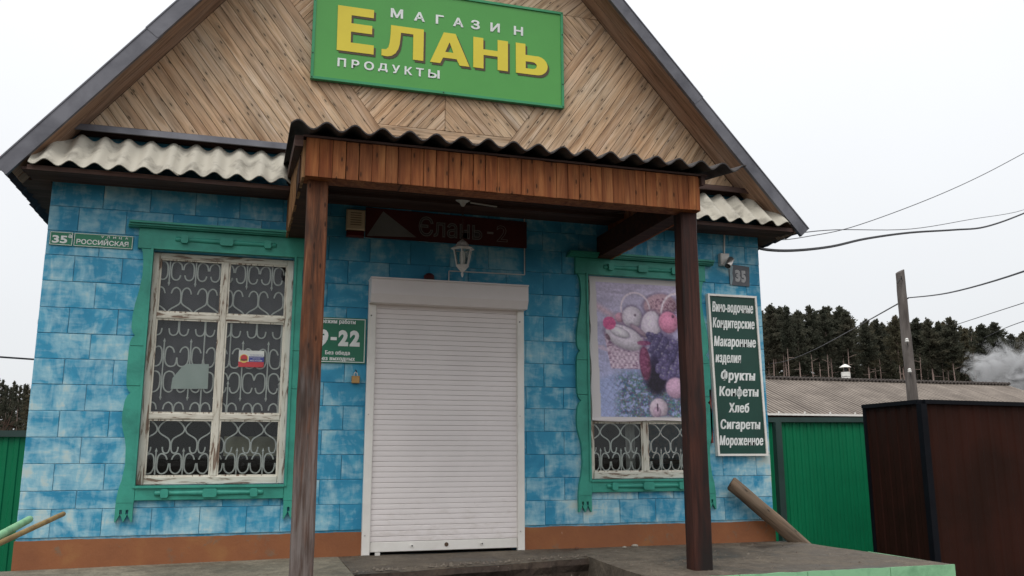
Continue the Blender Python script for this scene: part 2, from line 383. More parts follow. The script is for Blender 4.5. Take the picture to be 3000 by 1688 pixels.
def leafmat(name, a, b_, c3):
    m, nt, b = newmat(name)
    oi = nt.nodes.new('ShaderNodeObjectInfo')
    n = noise_(nt, coords(nt, 'Object', (1,1,1), 30.), .9, 4, .6)
    c_ = ramp(nt, n, [(.3, a), (.5, b_), (.72, c3)])
    c_ = mixc(nt, .8, c_, ramp(nt, oi.outputs['Random'], [(0,(.65,.7,.7)), (.5,(1,1,1)), (1,(1.3,1.12,.95))]), 'MULTIPLY')
    nt.links.new(c_, b.inputs['Base Color']); b.inputs['Roughness'].default_value = .8
    b.inputs['Specular IOR Level'].default_value = .1
    tr = N(nt, 'ShaderNodeBsdfTranslucent'); nt.links.new(c_, tr.inputs[0]); ms = N(nt, 'ShaderNodeMixShader'); ms.inputs[0].default_value = .45
    nt.links.new(b.outputs[0], ms.inputs[1]); nt.links.new(tr.outputs[0], ms.inputs[2]); nt.links.new(ms.outputs[0], nt.nodes['Material Output'].inputs[0]); return m
m_needle = leafmat('pine_needles', (.060,.066,.048), (.092,.094,.068), (.130,.120,.088))
m_twig = leafmat('bare_twigs', (.10,.065,.055), (.15,.10,.085), (.2,.14,.12))

# ------------------------------------------------------------------ text helper (built-in font)
_ref = {}
SPACE = 1.0
def text_raw(s, outline=0):
    c = bpy.data.curves.new('t', 'FONT'); c.body = s; c.size = 1; c.space_character = SPACE
    c.resolution_u = 3
    if outline: c.fill_mode = 'NONE'; c.bevel_depth = outline; c.bevel_resolution = 1
    o = bpy.data.objects.new('t', c); col.objects.link(o)
    dg = bpy.context.evaluated_depsgraph_get(); m = bpy.data.meshes.new_from_object(o.evaluated_get(dg))
    bpy.data.objects.remove(o); bpy.data.curves.remove(c); return m
def text_wide(s, hb, off):
    """heavy upright letters: the glyphs repeated sideways, plus a thin rim"""
    a = text_mesh(s, off); base = [tuple(v.co) for v in a.vertices]; pf = [tuple(p.vertices) for p in a.polygons]
    bpy.data.meshes.remove(a); vs, fs = [], []
    for i, dx in enumerate((-hb, 0, hb)):
        k = len(vs); vs += [(x+dx, y, z+.004*i) for x,y,z in base]; fs += [tuple(q+k for q in f) for f in pf]
    m = bpy.data.meshes.new('t'); m.from_pydata(vs, [], fs); return m
def text_mesh(s, off, outline=0):
    """glyphs made bold by a rounded rim of width off"""
    if outline: return text_raw(s, outline)
    a = text_raw(s)
    if off <= 0: return a
    b = text_raw(s, off); k = len(a.vertices)
    vs = [tuple(v.co) for v in a.vertices]+[(v.co.x,v.co.y,v.co.z) for v in b.vertices]
    vs = [(x,y,z+(off*1.02 if i < k else 0)) for i,(x,y,z) in enumerate(vs)]
    fs = [tuple(p.vertices) for p in a.polygons]+[tuple(i+k for i in p.vertices) for p in b.polygons]
    m = bpy.data.meshes.new('t'); m.from_pydata(vs, [], fs); bpy.data.meshes.remove(a); bpy.data.meshes.remove(b); return m
def cap_h(off):
    if off not in _ref:
        m = text_mesh('Н', off); ys = [v.co.y for v in m.vertices]; _ref[off] = (min(ys), max(ys))
    return _ref[off]
def text(name, s, x0, x1, z0, z1, y, mat, parent, off=.02, outline=0, fit=False, shear=0., hb=0.):
    """letters filling x0..x1, capitals standing from z0 to z1"""
    global SPACE
    SPACE = 1.12 if hb else 1.0
    m = text_wide(s, hb, off) if hb else text_mesh(s, off, outline)
    SPACE = 1.0
    xs = [v.co.x for v in m.vertices]; a, b = min(xs), max(xs)
    lo, hi = cap_h(off)
    if fit: ys = [v.co.y for v in m.vertices]; lo, hi = min(ys), max(ys)
    for v in m.vertices:
        zz = z0+(v.co.y-lo)/(hi-lo)*(z1-z0)
        v.co = (x0+(v.co.x-a)/(b-a)*(x1-x0)+shear*(zz-z0), y-v.co.z*.02, zz)
    m.name = name
    return link(name, m, parent, mat)

# ================================================================== THE SETTING
def ground():
    mb = MB(); n = 60
    def h(x, y):
        d = math.hypot(x, y)
        z = -.75+.03*noise.noise(Vector((x*.4, y*.4, 0)))
        if d > 25: z += .10*(noise.noise(Vector((x*.05, y*.05, 3))))*min(1,(d-25)/20)
        return z
    ax = sorted(set([-600,-300,-150,-80,-50,-30,-20]+list(range(-14,31,2))+[36,44,60,90,150,300,600]))
    ay = sorted(set([-600,-200,-80,-40,-20]+list(range(-12,31,2))+[36,44,60,90,150,300,600]))
    vs = [(x,y,h(x,y)) for y in ay for x in ax]; k = len(ax)
    mb.add(vs, [(j*k+i,j*k+i+1,(j+1)*k+i+1,(j+1)*k+i) for j in range(len(ay)-1) for i in range(k-1)])
    o = mb.build('ground', m_ground, smooth=True); tag(o, kind='structure')
ground()
def hill():
    mb = MB(); nx, ny = 46, 10
    vs = []
    for j in range(ny):
        for i in range(nx):
            a = R(-75+165*i/(nx-1)); r = 108+j*22
            x, y = CAM.x+r*math.sin(a), CAM.y+r*math.cos(a)
            z = -1.2+ (9.0*min(1,j/1.6))*(1-.35*i/nx)*(.45 if a < R(-5) else 1)+1.2*noise.noise(Vector((x*.03,y*.03,5)))*(j>0)
            vs.append((x,y,z))
    mb.add(vs, [(j*nx+i,j*nx+i+1,(j+1)*nx+i+1,(j+1)*nx+i) for j in range(ny-1) for i in range(nx-1)])
    tag(mb.build('hill', plain('dark_forest_floor', (.035,.028,.020), (.018,.015,.010), .95, .12), smooth=True), kind='structure')
hill()

# ================================================================== SHOP BUILDING
XL, XR, ZT = -2.535, 3.897, 3.0
shop = thing('shop_building', (.68,0,-.75), 'blue painted block shop with plank gable, white roller shutter and two carved teal window casings', 'shop')
OPEN = [(-1.745,-.628,.555,2.425), (2.03,3.145,.565,2.44), (.03,1.385,-.05,2.10)]
# base wall behind the blocks, with openings
def rect_sub(rects, op):
    o = []
    x0,x1,z0,z1 = op
    for (a,b,c_,d) in rects:
        if b <= x0 or a >= x1 or d <= z0 or c_ >= z1: o.append((a,b,c_,d)); continue
        if a < x0: o.append((a,x0,c_,d))
        if b > x1: o.append((x1,b,c_,d))
        m0, m1 = max(a,x0), min(b,x1)
        if c_ < z0: o.append((m0,m1,c_,z0))
        if d > z1: o.append((m0,m1,z1,d))
    return o
def walls():
    mb = MB(); rs = [(XL+.004,XR-.004,-.75,3.42)]
    for op in OPEN: rs = rect_sub(rs, op)
    for a,b,c_,d in rs: mb.box((a,.0,c_),(b,.30,d))
    mb.build('front_wall', m_joint, shop)
    mb = MB(); mb.box((XL,.302,-.75),(XL+.3,8.2,3.35)); mb.build('side_wall', m_joint, shop)
    mb = MB(); mb.box((XR-.3,.302,-.75),(XR,8.2,3.35)); mb.build('side_wall', m_joint, shop)
    mb = MB(); mb.box((XL+.302,7.9,-.75),(XR-.302,8.2,3.35)); mb.build('rear_wall', m_joint, shop)
    # interior floor and ceiling
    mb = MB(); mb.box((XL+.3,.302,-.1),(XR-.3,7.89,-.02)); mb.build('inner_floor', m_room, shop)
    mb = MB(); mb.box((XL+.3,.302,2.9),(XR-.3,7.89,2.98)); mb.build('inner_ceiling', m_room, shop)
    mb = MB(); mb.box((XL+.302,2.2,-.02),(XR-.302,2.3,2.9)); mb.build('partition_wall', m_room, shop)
walls()
def blocks():
    rowsA = [.182,.388,.524,.724,.923,1.124,1.325,1.523,1.722,1.925,2.135,2.343,2.541,2.743,2.945]
    rowsB = [.182,.389,.587,.789,.990,1.19,1.385,1.595,1.80,2.03,2.232,2.44,2.65,2.83,2.99]
    jobs = []
    for i in range(14):
        off = -2.318 if i % 2 == 0 else -2.148
        if i == 1: off = -2.148
        if i == 0: off = -2.311
        xs = [XL]+[x for x in [off+.3515*k for k in range(-1,8)] if XL+.05 < x < -.66]+[-.645]
        for a,b in zip(xs, xs[1:]): jobs.append((a,b,rowsA[i],rowsA[i+1]))
    for i in range(14):
        off = -.345 if i % 2 else -.175
        xs = [-.645]+[x for x in [off+.3555*k for k in range(0,14)] if -.6 < x < XR-.06]+[XR]
        for a,b in zip(xs, xs[1:]): jobs.append((a,b,rowsB[i],rowsB[i+1]))
    g = .0016
    for a,b,c_,d in jobs:
        rs = [(a,b,c_,d)]
        for op in OPEN: rs = rect_sub(rs, op)
        for r in rs:
            if r[1]-r[0] < .02 or r[3]-r[2] < .02: continue
            yy = -.0085+random.uniform(-.0014,.0014); gg = g+random.uniform(-.0008,.0012)
            mb = MB(); mb.bbox((r[0]+gg,yy,r[2]+gg),(r[1]-gg,.002,r[3]-gg), .0028)
            mb.build('block', m_block, shop)
blocks()
def plinth():
    for a,b in ((XL-.002,.03),(1.385,XR+.002)):
        n = int((b-a)/.045); top = []
        for i in range(n+1):
            x = a+(b-a)*i/n
            top.append((x, .166+.007*noise.noise(Vector((x*3.1,0,1)))+.004*noise.noise(Vector((x*13,0,4)))))
        mb = MB()
        for p,q in zip(top, top[1:]): mb.prism([(p[0],-.40),(q[0],-.40),q,p], -.020, .001)
        mb.build('plinth', m_plinth, shop)
plinth()

# ---- roof and gable
def zl(x): return 2.961+1.276*(x+2.814)
def zr(x): return 2.988-1.1154*(x-4.171)
AP = (.455, 7.132)
def roof():
    for side in (0,1):
        if side == 0: p0 = Vector((-2.83,0,zl(-2.83))); p1 = Vector((AP[0],0,AP[1]))
        else: p0 = Vector((4.19,0,zr(4.19))); p1 = Vector((AP[0],0,AP[1]))
        d = (p1-p0).normalized(); Lg = (p1-p0).length; nrm = Vector((-d.z,0,d.x)) if side == 0 else Vector((d.z,0,-d.x))
        y = -.36
        for k in range(9):
            mb = MB(); ny = 16; yl = 1.0
            vs = []
            for t in (0,1):
                for j in range(ny+1):
                    yy = y+j*yl/ny*1.04
                    q = p0+d*(Lg*t)-nrm*(.03+.006*k%2)+nrm*(.018*math.cos(j/ny*2*math.pi*6)-.012*j/ny)
                    ext = -.02 if t == 0 else 0
                    q = q+d*(ext-(0.012*(k%3)))
                    vs.append((q.x,yy,q.z))
            vs2 = [(v[0]+nrm.x*.007,v[1],v[2]+nrm.z*.007) for v in vs]; m_ = ny+1
            fs = [(j,j+1,m_+j+1,m_+j) for j in range(ny)]; n2 = len(vs)
            fs2 = [(n2+j+1,n2+j,n2+m_+j,n2+m_+j+1) for j in range(ny)]
            rim = [(j+1,j,n2+j,n2+j+1) for j in range(ny)]
            mb.add(vs+vs2, fs+fs2+rim); mb.build('roof_sheet', m_underroof, shop, smooth=False)
            y += yl
        # eave rafters board under the overhang
        # metal edge caps along the verge, lapped
        segs = [(0,.30),(.29,.62),(.61,1.0)]
        for k,(a,b) in enumerate(segs):
            A = p0+d*(Lg*a)-d*(.03 if k == 0 else 0); B = p0+d*(Lg*b); o_ = nrm*(.004*k); yk = -.398-.004*k
            mb = MB()
            q = [A+o_+nrm*.004, B+o_+nrm*.004, B+o_-nrm*.106, A+o_-nrm*.106]
            mb.prism([(v.x,v.z) for v in (q if side == 0 else q[::-1])], yk-.010, yk+.004)
            q = [A+o_+nrm*.004, B+o_+nrm*.004, B+o_+nrm*.014, A+o_+nrm*.014]
            mb.prism([(v.x,v.z) for v in q], yk-.016, yk+.16)
            q = [A+o_-nrm*.106, B+o_-nrm*.106, B+o_-nrm*.112, A+o_-nrm*.112]
            mb.prism([(v.x,v.z) for v in q], yk-.016, yk+.02)
            mb.build('verge_cap', m_roofmetal, shop)
        # soffit boards on the underside between verge and gable
        for k,(ya,yb) in enumerate(((-.378,-.222),(-.216,-.064))):
            A = p0+d*.02; B = p1; o_ = -nrm*(.098+.003*k)
            ang = math.atan2(d.z, d.x)
            mb = MB(); mb.box((0,ya,-.011),(Lg-.02,yb,.011))
            Mw = Matrix.Translation(A+o_)@Matrix.Rotation(-ang, 4, 'Y')
            mb.build('soffit_board', m_soffit, shop, world=Mw)
        # inner barge board behind the metal cap
        ang = math.atan2(d.z, d.x); sgn = 1
        mb = MB(); mb.box((0,-.392,-.098),(Lg-.02,-.381,-.02)) if side == 0 else mb.box((0,-.392,.02),(Lg-.02,-.381,.098))
        mb.build('barge_board', m_brownboard, shop, world=Matrix.Translation(p0)@Matrix.Rotation(-ang, 4, 'Y'))
roof()

def plank_from_poly(poly, ang, y0, th, mat, parent, name='plank'):
    cx = sum(p[0] for p in poly)/len(poly); cz = sum(p[1] for p in poly)/len(poly)
    ca, sa = math.cos(ang), math.sin(ang)
    loc = [((p[0]-cx)*ca+(p[1]-cz)*sa, -(p[0]-cx)*sa+(p[1]-cz)*ca) for p in poly]
    # ensure counter-clockwise seen from -Y
    A = sum(loc[i][0]*loc[(i+1)%len(loc)][1]-loc[(i+1)%len(loc)][0]*loc[i][1] for i in range(len(loc)))
    if A < 0: loc = loc[::-1]
    mb = MB(); mb.prism(loc, -th, 0)
    tilt = random.uniform(-.0006,.0006)
    Mw = Matrix.Translation(Vector((cx,y0+random.uniform(-.002,.002),cz)))@Matrix.Rotation(-ang, 4, 'Y')
    return mb.build(name, mat, parent, world=Mw)
def strips(poly, ang, w_, y0, th, mat, parent, phase=0., gap=.0045, through=None):
    nx, nz = -math.sin(ang), math.cos(ang)
    ds = [p[0]*nx+p[1]*nz for p in poly]; lo, hi = min(ds), max(ds)
    if through is not None: start = (through[0]*nx+through[1]*nz)%w_
    else: start = phase
    k0 = math.floor((lo-start)/w_)
    d = start+k0*w_
    while d < hi:
        q = clip(poly, -nx, -nz, -(d+gap/2)); 
        if len(q) >= 3: q = clip(q, nx, nz, d+w_-gap/2)
        if len(q) >= 3:
            ar = abs(sum(q[i][0]*q[(i+1)%len(q)][1]-q[(i+1)%len(q)][0]*q[i][1] for i in range(len(q))))/2
            if ar > .0006: plank_from_poly(q, ang, y0, th, mat, parent)
        d += w_
def gable():
    zb = 3.415; ml, mrr = 1.276, -1.1154; dl, dr = .185, .172
    # triangle under the soffit
    xl = -2.814+(zb-(2.961-dl))/ml; xr = 4.171+(zb-(2.988-dr))/mrr
    xa = ((2.988-dr+1.1154*4.171)-(2.961-dl+1.276*2.814))/(1.276+1.1154); za = 2.961-dl+1.276*(xa+2.814)
    tri = [(xl,zb),(xr,zb),(xa,za)]
    mb = MB(); mb.prism([(xl-.15,zb-.07),(xr+.16,zb-.07),(xa,za+.03)], -.036, .30); mb.build('gable_wall', m_brownboard, shop)
    xc, z1, z2 = .65, 3.700, 5.035
    sl, sr = 1.333, 1.43
    b1 = lambda z: .032-(z-z1)/sl
    b2 = lambda z: 1.295+(z-z1)/sr
    y0, th = -.038, .020
    g = .0025
    # left field: x < b1(z)  <=>  x + z/sl < c1
    c1 = .032+z1/sl; c2 = -1.295+z1/sr
    left = clip(clip(tri, 1, 1/sl, c1-g), 0, 1, z2-g)
    upL = clip(clip(tri, 0, -1, -(z2+g)), 1, 0, xc-g)
    upR = clip(clip(tri, 0, -1, -(z2+g)), -1, 0, -(xc+g))
    right = clip(clip(tri, -1, 1/sr, c2-g), 0, 1, z2-g)
    mid = clip(clip(clip(tri, -1, -1/sl, -(c1+g)), 1, -1/sr, -(c2+g)), 0, 1, z2-g)
    low = clip(mid, 0, 1, z1-g)
    hi_ = clip(mid, 0, -1, -(z1+g))
    mL = clip(hi_, 1, 0, xc-g); mR = clip(hi_, -1, 0, -(xc+g))
    strips(left, -math.atan(sl), .0795, y0, th, m_gable, shop, through=(.032,z1))
    strips(right, math.atan(sr), .082, y0, th, m_gable, shop, through=(1.295,z1))
    strips(low, 0, .094, y0, th, m_gable, shop, through=(0,z1))
    strips(mL, math.atan(1.2), .066, y0, th, m_gable, shop, through=(.65,3.71))
    strips(mR, math.atan(-1.1), .068, y0, th, m_gable, shop, through=(.65,3.71))
    strips(upR, math.atan(.95), .085, y0, th, m_gable, shop)
    strips(upL, math.atan(-.95), .085, y0, th, m_gable, shop)
    # metal covered ledge under the planks, in two lengths
    for a,b in ((-2.50,-.72),(2.2,3.93)):
        mb = MB(); prof = [(-.058,3.435),(-.075,3.425),(-.185,3.385),(-.19,3.335),(-.175,3.333),(-.17,3.36),(-.058,3.39)]
        n = len(prof); vs = [(a,p[0],p[1]) for p in prof]+[(b,p[0],p[1]) for p in prof]
        mb.add(vs, [tuple(range(n)), tuple(range(2*n-1,n-1,-1))]+[((i+1)%n,i,i+n,(i+1)%n+n) for i in range(n)])
        mb.build('ledge', m_roofmetal if a < 0 else m_brownboard, shop)
gable()

def corr(x0, x1, a, b, pitch, amp, th, phase=0., seg=10):
    """corrugated sheet, waves along x, falling from point b=(y,z) at the back to a=(y,z) in front"""
    n = max(2, int((x1-x0)/pitch*seg)); mb = MB(); vs = []
    dy, dz = b[0]-a[0], b[1]-a[1]; l = math.hypot(dy,dz); ny, nz = -dz/l, dy/l
    for (y,z) in (a,b):
        for j in range(n+1):
            x = x0+(x1-x0)*j/n; h = amp*math.cos((x-phase)/pitch*2*math.pi)
            vs.append((x, y+ny*h, z+nz*h))
    k = len(vs); vs2 = [(v[0],v[1]-ny*th,v[2]-nz*th) for v in vs]; m_ = n+1
    fs = [(j,j+1,m_+j+1,m_+j) for j in range(n)]
    fs += [(k+j+1,k+j,k+m_+j,k+m_+j+1) for j in range(n)]
    fs += [(j+1,j,k+j,k+j+1) for j in range(n)]+[(m_+j,m_+j+1,k+m_+j+1,k+m_+j) for j in range(n)]
    fs += [(0,m_,k+m_,k),(n,k+n,k+m_+n,m_+n)]
    mb.add(vs+vs2, fs); return mb
# narrow skirt of corrugated sheets over the wall head
for (a,b,ph,dz) in ((-2.62,-1.56,-2.33,0),(-1.60,-.70,-2.33,.0085),(2.75,3.98,3.42,.004)):
    mb = corr(a, b, (-.45,2.965+dz), (-.10,3.30+dz), .173, .026, .007, ph)
    o = mb.build('skirt_sheet', m_asb, shop, smooth=True)
# timber soffit under the skirt sheets
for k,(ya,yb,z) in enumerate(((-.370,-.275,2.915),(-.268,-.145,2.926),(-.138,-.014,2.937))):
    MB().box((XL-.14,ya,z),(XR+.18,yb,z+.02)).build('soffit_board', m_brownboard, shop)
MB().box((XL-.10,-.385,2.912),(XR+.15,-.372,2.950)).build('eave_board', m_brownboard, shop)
# side eave boards closing the overhang above the corner
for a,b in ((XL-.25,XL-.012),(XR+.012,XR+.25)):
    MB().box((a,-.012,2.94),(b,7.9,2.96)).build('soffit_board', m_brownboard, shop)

# ---- windows
def rod(parent, x0, x1, z, y):
    """turned split rod ornament lying on a casing board"""
    def X(t): return x0+(x1-x0)*t
    prof = [(.011,0),(.021,.004),(.022,.075),(.017,.08)]
    P = [(.014,X(0)),(.021,X(.01)),(.021,X(.075)),(.014,X(.085)),(.022,X(.10)),(.018,X(.16)),(.022,X(.40)),(.022,X(.60)),(.018,X(.84)),(.022,X(.90)),(.014,X(.915)),(.021,X(.925)),(.021,X(.99)),(.014,X(1))]
    mb = MB(); mb.lathe([(r,h) for r,h in P], (0,y+.004,z), 'X', 10)
    for t,hw in ((.09,.028),(.5,.052),(.91,.028)):
        c_ = X(t); b_ = .010
        poly = [(c_-hw+b_,z-.033),(c_+hw-b_,z-.033),(c_+hw,z-.033+b_),(c_+hw,z+.033-b_),(c_+hw-b_,z+.033),(c_-hw+b_,z+.033),(c_-hw,z+.033-b_),(c_-hw,z-.033+b_)]
        mb.prism(poly, y-.030, y+.002)
    mb.build('turned_rod', m_teal, parent, smooth=True)
CAS = [(-1.862,2.575),(-1.862,2.49),(-1.838,2.445),(-1.820,2.40),(-1.809,2.31),(-1.809,2.21),(-1.823,2.09),(-1.846,1.97),(-1.857,1.88),(-1.858,1.785),(-1.846,1.742),(-1.828,1.722),(-1.848,1.70),(-1.860,1.665),(-1.864,1.60),(-1.865,1.49),(-1.864,1.38),(-1.858,1.318),(-1.842,1.285),(-1.826,1.268),(-1.846,1.248),(-1.862,1.205),(-1.872,1.113),(-1.870,1.04),(-1.857,.975),(-1.838,.91),(-1.827,.85),(-1.822,.72),(-1.837,.60),(-1.856,.53),(-1.865,.452),(-1.868,.37),(-1.870,.30)]
def casing(x0, x1, zb, zt, dx, label):
    """x0,x1: opening; mirrored side boards; dx shifts the traced outline"""
    fy, by = -.045, -.008
    xc = (x0+x1)/2
    # top board
    mb = MB(); mb.bbox((x0-.125,fy,zt+.003),(x1+.125,by,2.60), .004)
    par = mb.build('window_casing', m_teal, shop); tag(par, label)
    mb = MB()
    for (ya,za,zb2) in ((-.115,2.628,2.645),(-.095,2.612,2.6275),(-.075,2.602,2.6118)): mb.box((x0-.205-(ya+.075)*.3,ya,za),(x1+.205+(ya+.075)*.3,by,zb2))
    mb.build('cornice', m_teal, par)
    sx = x0-(-1.736)
    for m_ in (1,-1):
        pts = [(x+sx,z) for x,z in CAS]
        inn = x0-.003
        # side board split in three lengths with butt joints
        for (za,zb_) in ((zt,1.64),(1.636,1.325),(1.321,.43)):
            prof = [p for p in pts if zb_-1e-6 <= p[1] <= za+1e-6]
            def ex(zq):
                for p,q in zip(pts, pts[1:]):
                    if q[1] <= zq <= p[1]: return p[0]+(q[0]-p[0])*(p[1]-zq)/(p[1]-q[1]+1e-9)
                return pts[0][0]
            prof = [(ex(za),za)]+[p for p in prof if zb_+.002 < p[1] < za-.002]+[(ex(zb_),zb_)]
            mb = MB()
            for p,q in zip(prof, prof[1:]):
                quad = [(q[0],q[1]),(inn,q[1]),(inn,p[1]),(p[0],p[1])]
                if m_ == -1: quad = [(2*xc-u,v) for u,v in quad][::-1]
                mb.prism(quad, fy, by)
            mb.build('side_board', m_teal, par)
        # foot with keyholes and points
        xa, xb = sx-1.866, sx-1.742; wd = xb-xa
        f = lambda t: xa+wd*t
        zt_, zh = .428, .365
        mb = MB(); def_q = []
        strip_ = [[(f(0),zt_),(f(0),.362),(f(1),.362),(f(1),zt_)]]
        quads = [[(f(0),.378),(f(1),.378),(f(1),zt_),(f(0),zt_)],
                 [(f(0),.345),(f(.24),.345),(f(.24),.378),(f(0),.378)],[(f(.40),.345),(f(.60),.345),(f(.60),.378),(f(.40),.378)],[(f(.76),.345),(f(1),.345),(f(1),.378),(f(.76),.378)],
                 [(f(.0),.287),(f(.05),.287),(f(.29),.345),(f(0),.345)],
                 [(f(.49),.287),(f(.51),.287),(f(.70),.345),(f(.30),.345)],
                 [(f(.95),.287),(f(1),.287),(f(1),.345),(f(.71),.345)]]
        for qd in quads:
            if m_ == -1: qd = [(2*xc-u,v) for u,v in qd][::-1]
            mb.prism(qd, fy, by)
        mb.build('pointed_foot', m_teal, par)
    # bottom board and inner lip
    MB().bbox((x0-.003+.001,fy+.001,zb-.115),(x1+.003-.001,by,zb-.003), .004).build('apron_board', m_teal, par)
    mb = MB()
    mb.box((x0-.022,-.055,zb-.02),(x0-.004,by+.002,zt+.018)); mb.box((x1+.004,-.055,zb-.02),(x1+.022,by+.002,zt+.018))
    mb.box((x0-.003,-.0555,zt+.004),(x1+.003,by+.002,zt+.0185)); mb.box((x0-.003,-.060,zb-.022),(x1+.003,by+.002,zb-.004))
    mb.build('inner_moulding', m_teal, par)
    rod(par, x0+.155, x1-.150, 2.523, fy); rod(par, x0+.140, x1-.155, zb-.062, fy)
    return par

# scroll shapes of the grille, in photo-measured units: x offset from its column (158 = one pitch), y down
def P_(pts): return pts
SH = {
 'scroll': [(75,190),(69,160),(45,142),(22,150),(12,175),(12,225),(25,248),(45,252),(60,242),(66,222)],
 'hook': [(60,335),(50,308),(30,298),(10,312),(3,340),(3,385),(20,405),(60,430),(79,455)],
 'jhook': [(3,488),(3,555),(14,580),(35,586),(52,574),(58,545)],
 'c_up': [(63,690),(52,665),(30,655),(14,670),(10,700),(11,740),(25,768),(50,775),(72,762),(79,720)],
 'c_low': [(79,850),(66,815),(42,805),(20,815),(11,840),(11,890),(22,918),(45,930),(62,920),(69,895)],
 'mhook': [(60,1035),(52,1005),(30,992),(10,1005),(3,1030),(3,1058)],
 'onion': [(0,1094),(40,1106),(74,1145),(66,1178),(20,1208),(5,1232),(4,1270),(12,1295),(30,1300),(42,1287),(46,1262)],
 'c_base': [(66,1340),(55,1315),(32,1303),(14,1318),(9,1350),(10,1395),(28,1422),(52,1422),(70,1402),(76,1362)],
}
ZY = [(140,2.364),(250,2.21),(295,2.148),(450,1.934),(490,1.879),(600,1.729),(740,1.54),(970,1.234),(1055,1.122),(1100,1.063),(1230,.894),(1300,.804),(1430,.637)]
def zof(y): return float(np.interp(y, [a for a,_ in ZY], [b for _,b in ZY]))
PITCH = .2035
_shm = {}
def shape_mesh(key, mirror):
    if (key,mirror) not in _shm:
        pts = [((-1 if mirror else 1)*x/158*PITCH, 0, zof(y)) for x,y in SH[key]]
        mb = MB().tube(smooth_path(pts, 3), .0062, 5)
        m = mb.mesh(key, True); m.materials.append(m_grille); _shm[(key,mirror)] = m
    return _shm[(key,mirror)]
def grille(win, xA, xlo, xhi, keys, ylo=.078):
    """xA: first A column; copies of the scrolls stand on A and B columns"""
    bars = MB()
    for zz in (2.385,1.905,1.10,.615): 
        if zz < keys['zmax']: bars.tube([(xlo,ylo+.006,zz),(xhi,ylo+.006,zz)], .006, 4)
    bars.build('grille_bar', m_grille, win)
    def put(key, x, mir):
        lo = min(x, x+(-1 if mir else 1)*.1)
        if x < xlo-.08 or x > xhi+.08: return
        link('scroll', shape_mesh(key, mir), win, None, Matrix.Translation((x,ylo,0)))
    def spear(x, ya, yb, tip_up=False, tip_dn=False):
        if x < xlo-.01 or x > xhi+.01: return
        mb = MB(); za, zb_ = zof(ya), zof(yb); mb.tube([(x,ylo-.004,za),(x,ylo-.004,zb_)], .0058, 5)
        if tip_up: mb.lathe([(.004,0),(.011,.008),(.004,.024),(.001,.034)], (x,ylo-.004,za-.006), 'Z', 6)
        if tip_dn: mb.lathe([(.001,-.034),(.004,-.024),(.011,-.008),(.004,0)], (x,ylo-.004,zb_+.006), 'Z', 6)
        mb.build('spear', m_grille, win)
    k = -1; n = 0
    while True:
        a = xA+PITCH*k; b_ = a+PITCH/2
        if a > xhi+.12: break
        if keys['upper']:
            spear(a, 142, 270, tip_dn=True)
            for mir in (0,1): put('scroll', a, mir); put('hook', b_, mir); put('jhook', b_, mir); put('c_up', a, mir); put('c_low', a, mir); put('mhook', b_, mir)
            spear(a, 625, 960, True, True)
            if k % 3 != 0: spear(b_, 488, 735, False, True); spear(b_, 875, 1056, True, False)
        for mir in (0,1): put('onion', b_, mir); put('c_base', a, mir)
        spear(a, 1290, 1432, True, False)
        k += 1

def window(x0, x1, zb, zt, trans, mx, label):
    yf, yb = .028, .075
    mb = MB(); e = .055
    vs = [(x,y,z) for y in (yf+.03,yb+.004) for x,z in ((x0+.002,zb+.002),(x1-.002,zb+.002),(x1-.002,zt-.002),(x0+.002,zt-.002),(x0+.05,zb+.05),(x1-.05,zb+.05),(x1-.05,zt-.045),(x0+.05,zt-.045))]
    mb.add(vs, [f for i in range(4) for j in [(i+1)%4] for f in ((i,j,4+j,4+i),(8+j,8+i,12+i,12+j),(j,i,8+i,8+j),(4+i,4+j,12+j,12+i))])
    win = mb.build('window', m_peelV, shop); tag(win, label)
    MB().bbox((x0,yf,zb),(x0+e,yb,zt),.005).build('stile', m_peelV, win); MB().bbox((x1-e,yf,zb),(x1,yb,zt),.005).build('stile', m_peelV, win)
    MB().bbox((x0+e+.001,yf+.001,zt-.048),(x1-e-.001,yb,zt),.005).build('rail', m_peelH, win); MB().bbox((x0+e+.001,yf-.004,zb),(x1-e-.001,yb,zb+.062),.005).build('rail', m_peelH, win)
    mb = MB().bbox((mx-.024,yf+.003,zb+.063),(mx+.024,yb,zt-.049),.005); mb.build('mullion', m_peelV, win)
    xs = [(x0+e+.001,mx-.025),(mx+.025,x1-e-.001)]
    for (a,b) in trans:
        for p,q in xs: MB().bbox((p,yf+.002,a),(q,yb-.005,b),.005).build('transom', m_peelH, win)
    zs = [zb+.062]+[v for t in sorted(trans) for v in t]+[zt-.048]
    for i in range(0, len(zs), 2):
        for p,q in xs:
            MB().box((p-.004,yf+.026,zs[i]-.004),(q+.004,yf+.030,zs[i+1]+.004)).build('pane', m_glass, win)
            # sash bead round the pane
            mb = MB(); t = .012
            mb.box((p,yf+.010,zs[i]),(p+t,yf+.024,zs[i+1])); mb.box((q-t,yf+.010,zs[i]),(q,yf+.024,zs[i+1]))
            mb.box((p+t,yf+.010,zs[i]),(q-t,yf+.0238,zs[i]+t)); mb.box((p+t,yf+.010,zs[i+1]-t),(q-t,yf+.0238,zs[i+1]))
            mb.build('glazing_bead', m_peelV, win)
    return win
w1 = window(-1.745,-.628,.56,2.42, [(1.877,1.928),(1.068,1.116)], -1.178, 'six pane white window with a whole scroll grille behind the glass')
grille(w1, -1.617, -1.70, -.67, {'upper': True, 'zmax': 9})
w2 = window(2.03,3.145,.57,2.435, [(1.080,1.112)], 2.605, 'white window with its upper panes covered by a fruit poster')
grille(w2, 2.172, 2.08, 3.09, {'upper': False, 'zmax': 1.3})
casing(-1.736,-.632,.56,2.428, 0, 'teal carved casing round the window with the full scroll grille')
casing(2.036,3.140,.57,2.440, 0, 'teal carved casing round the window with the fruit poster')
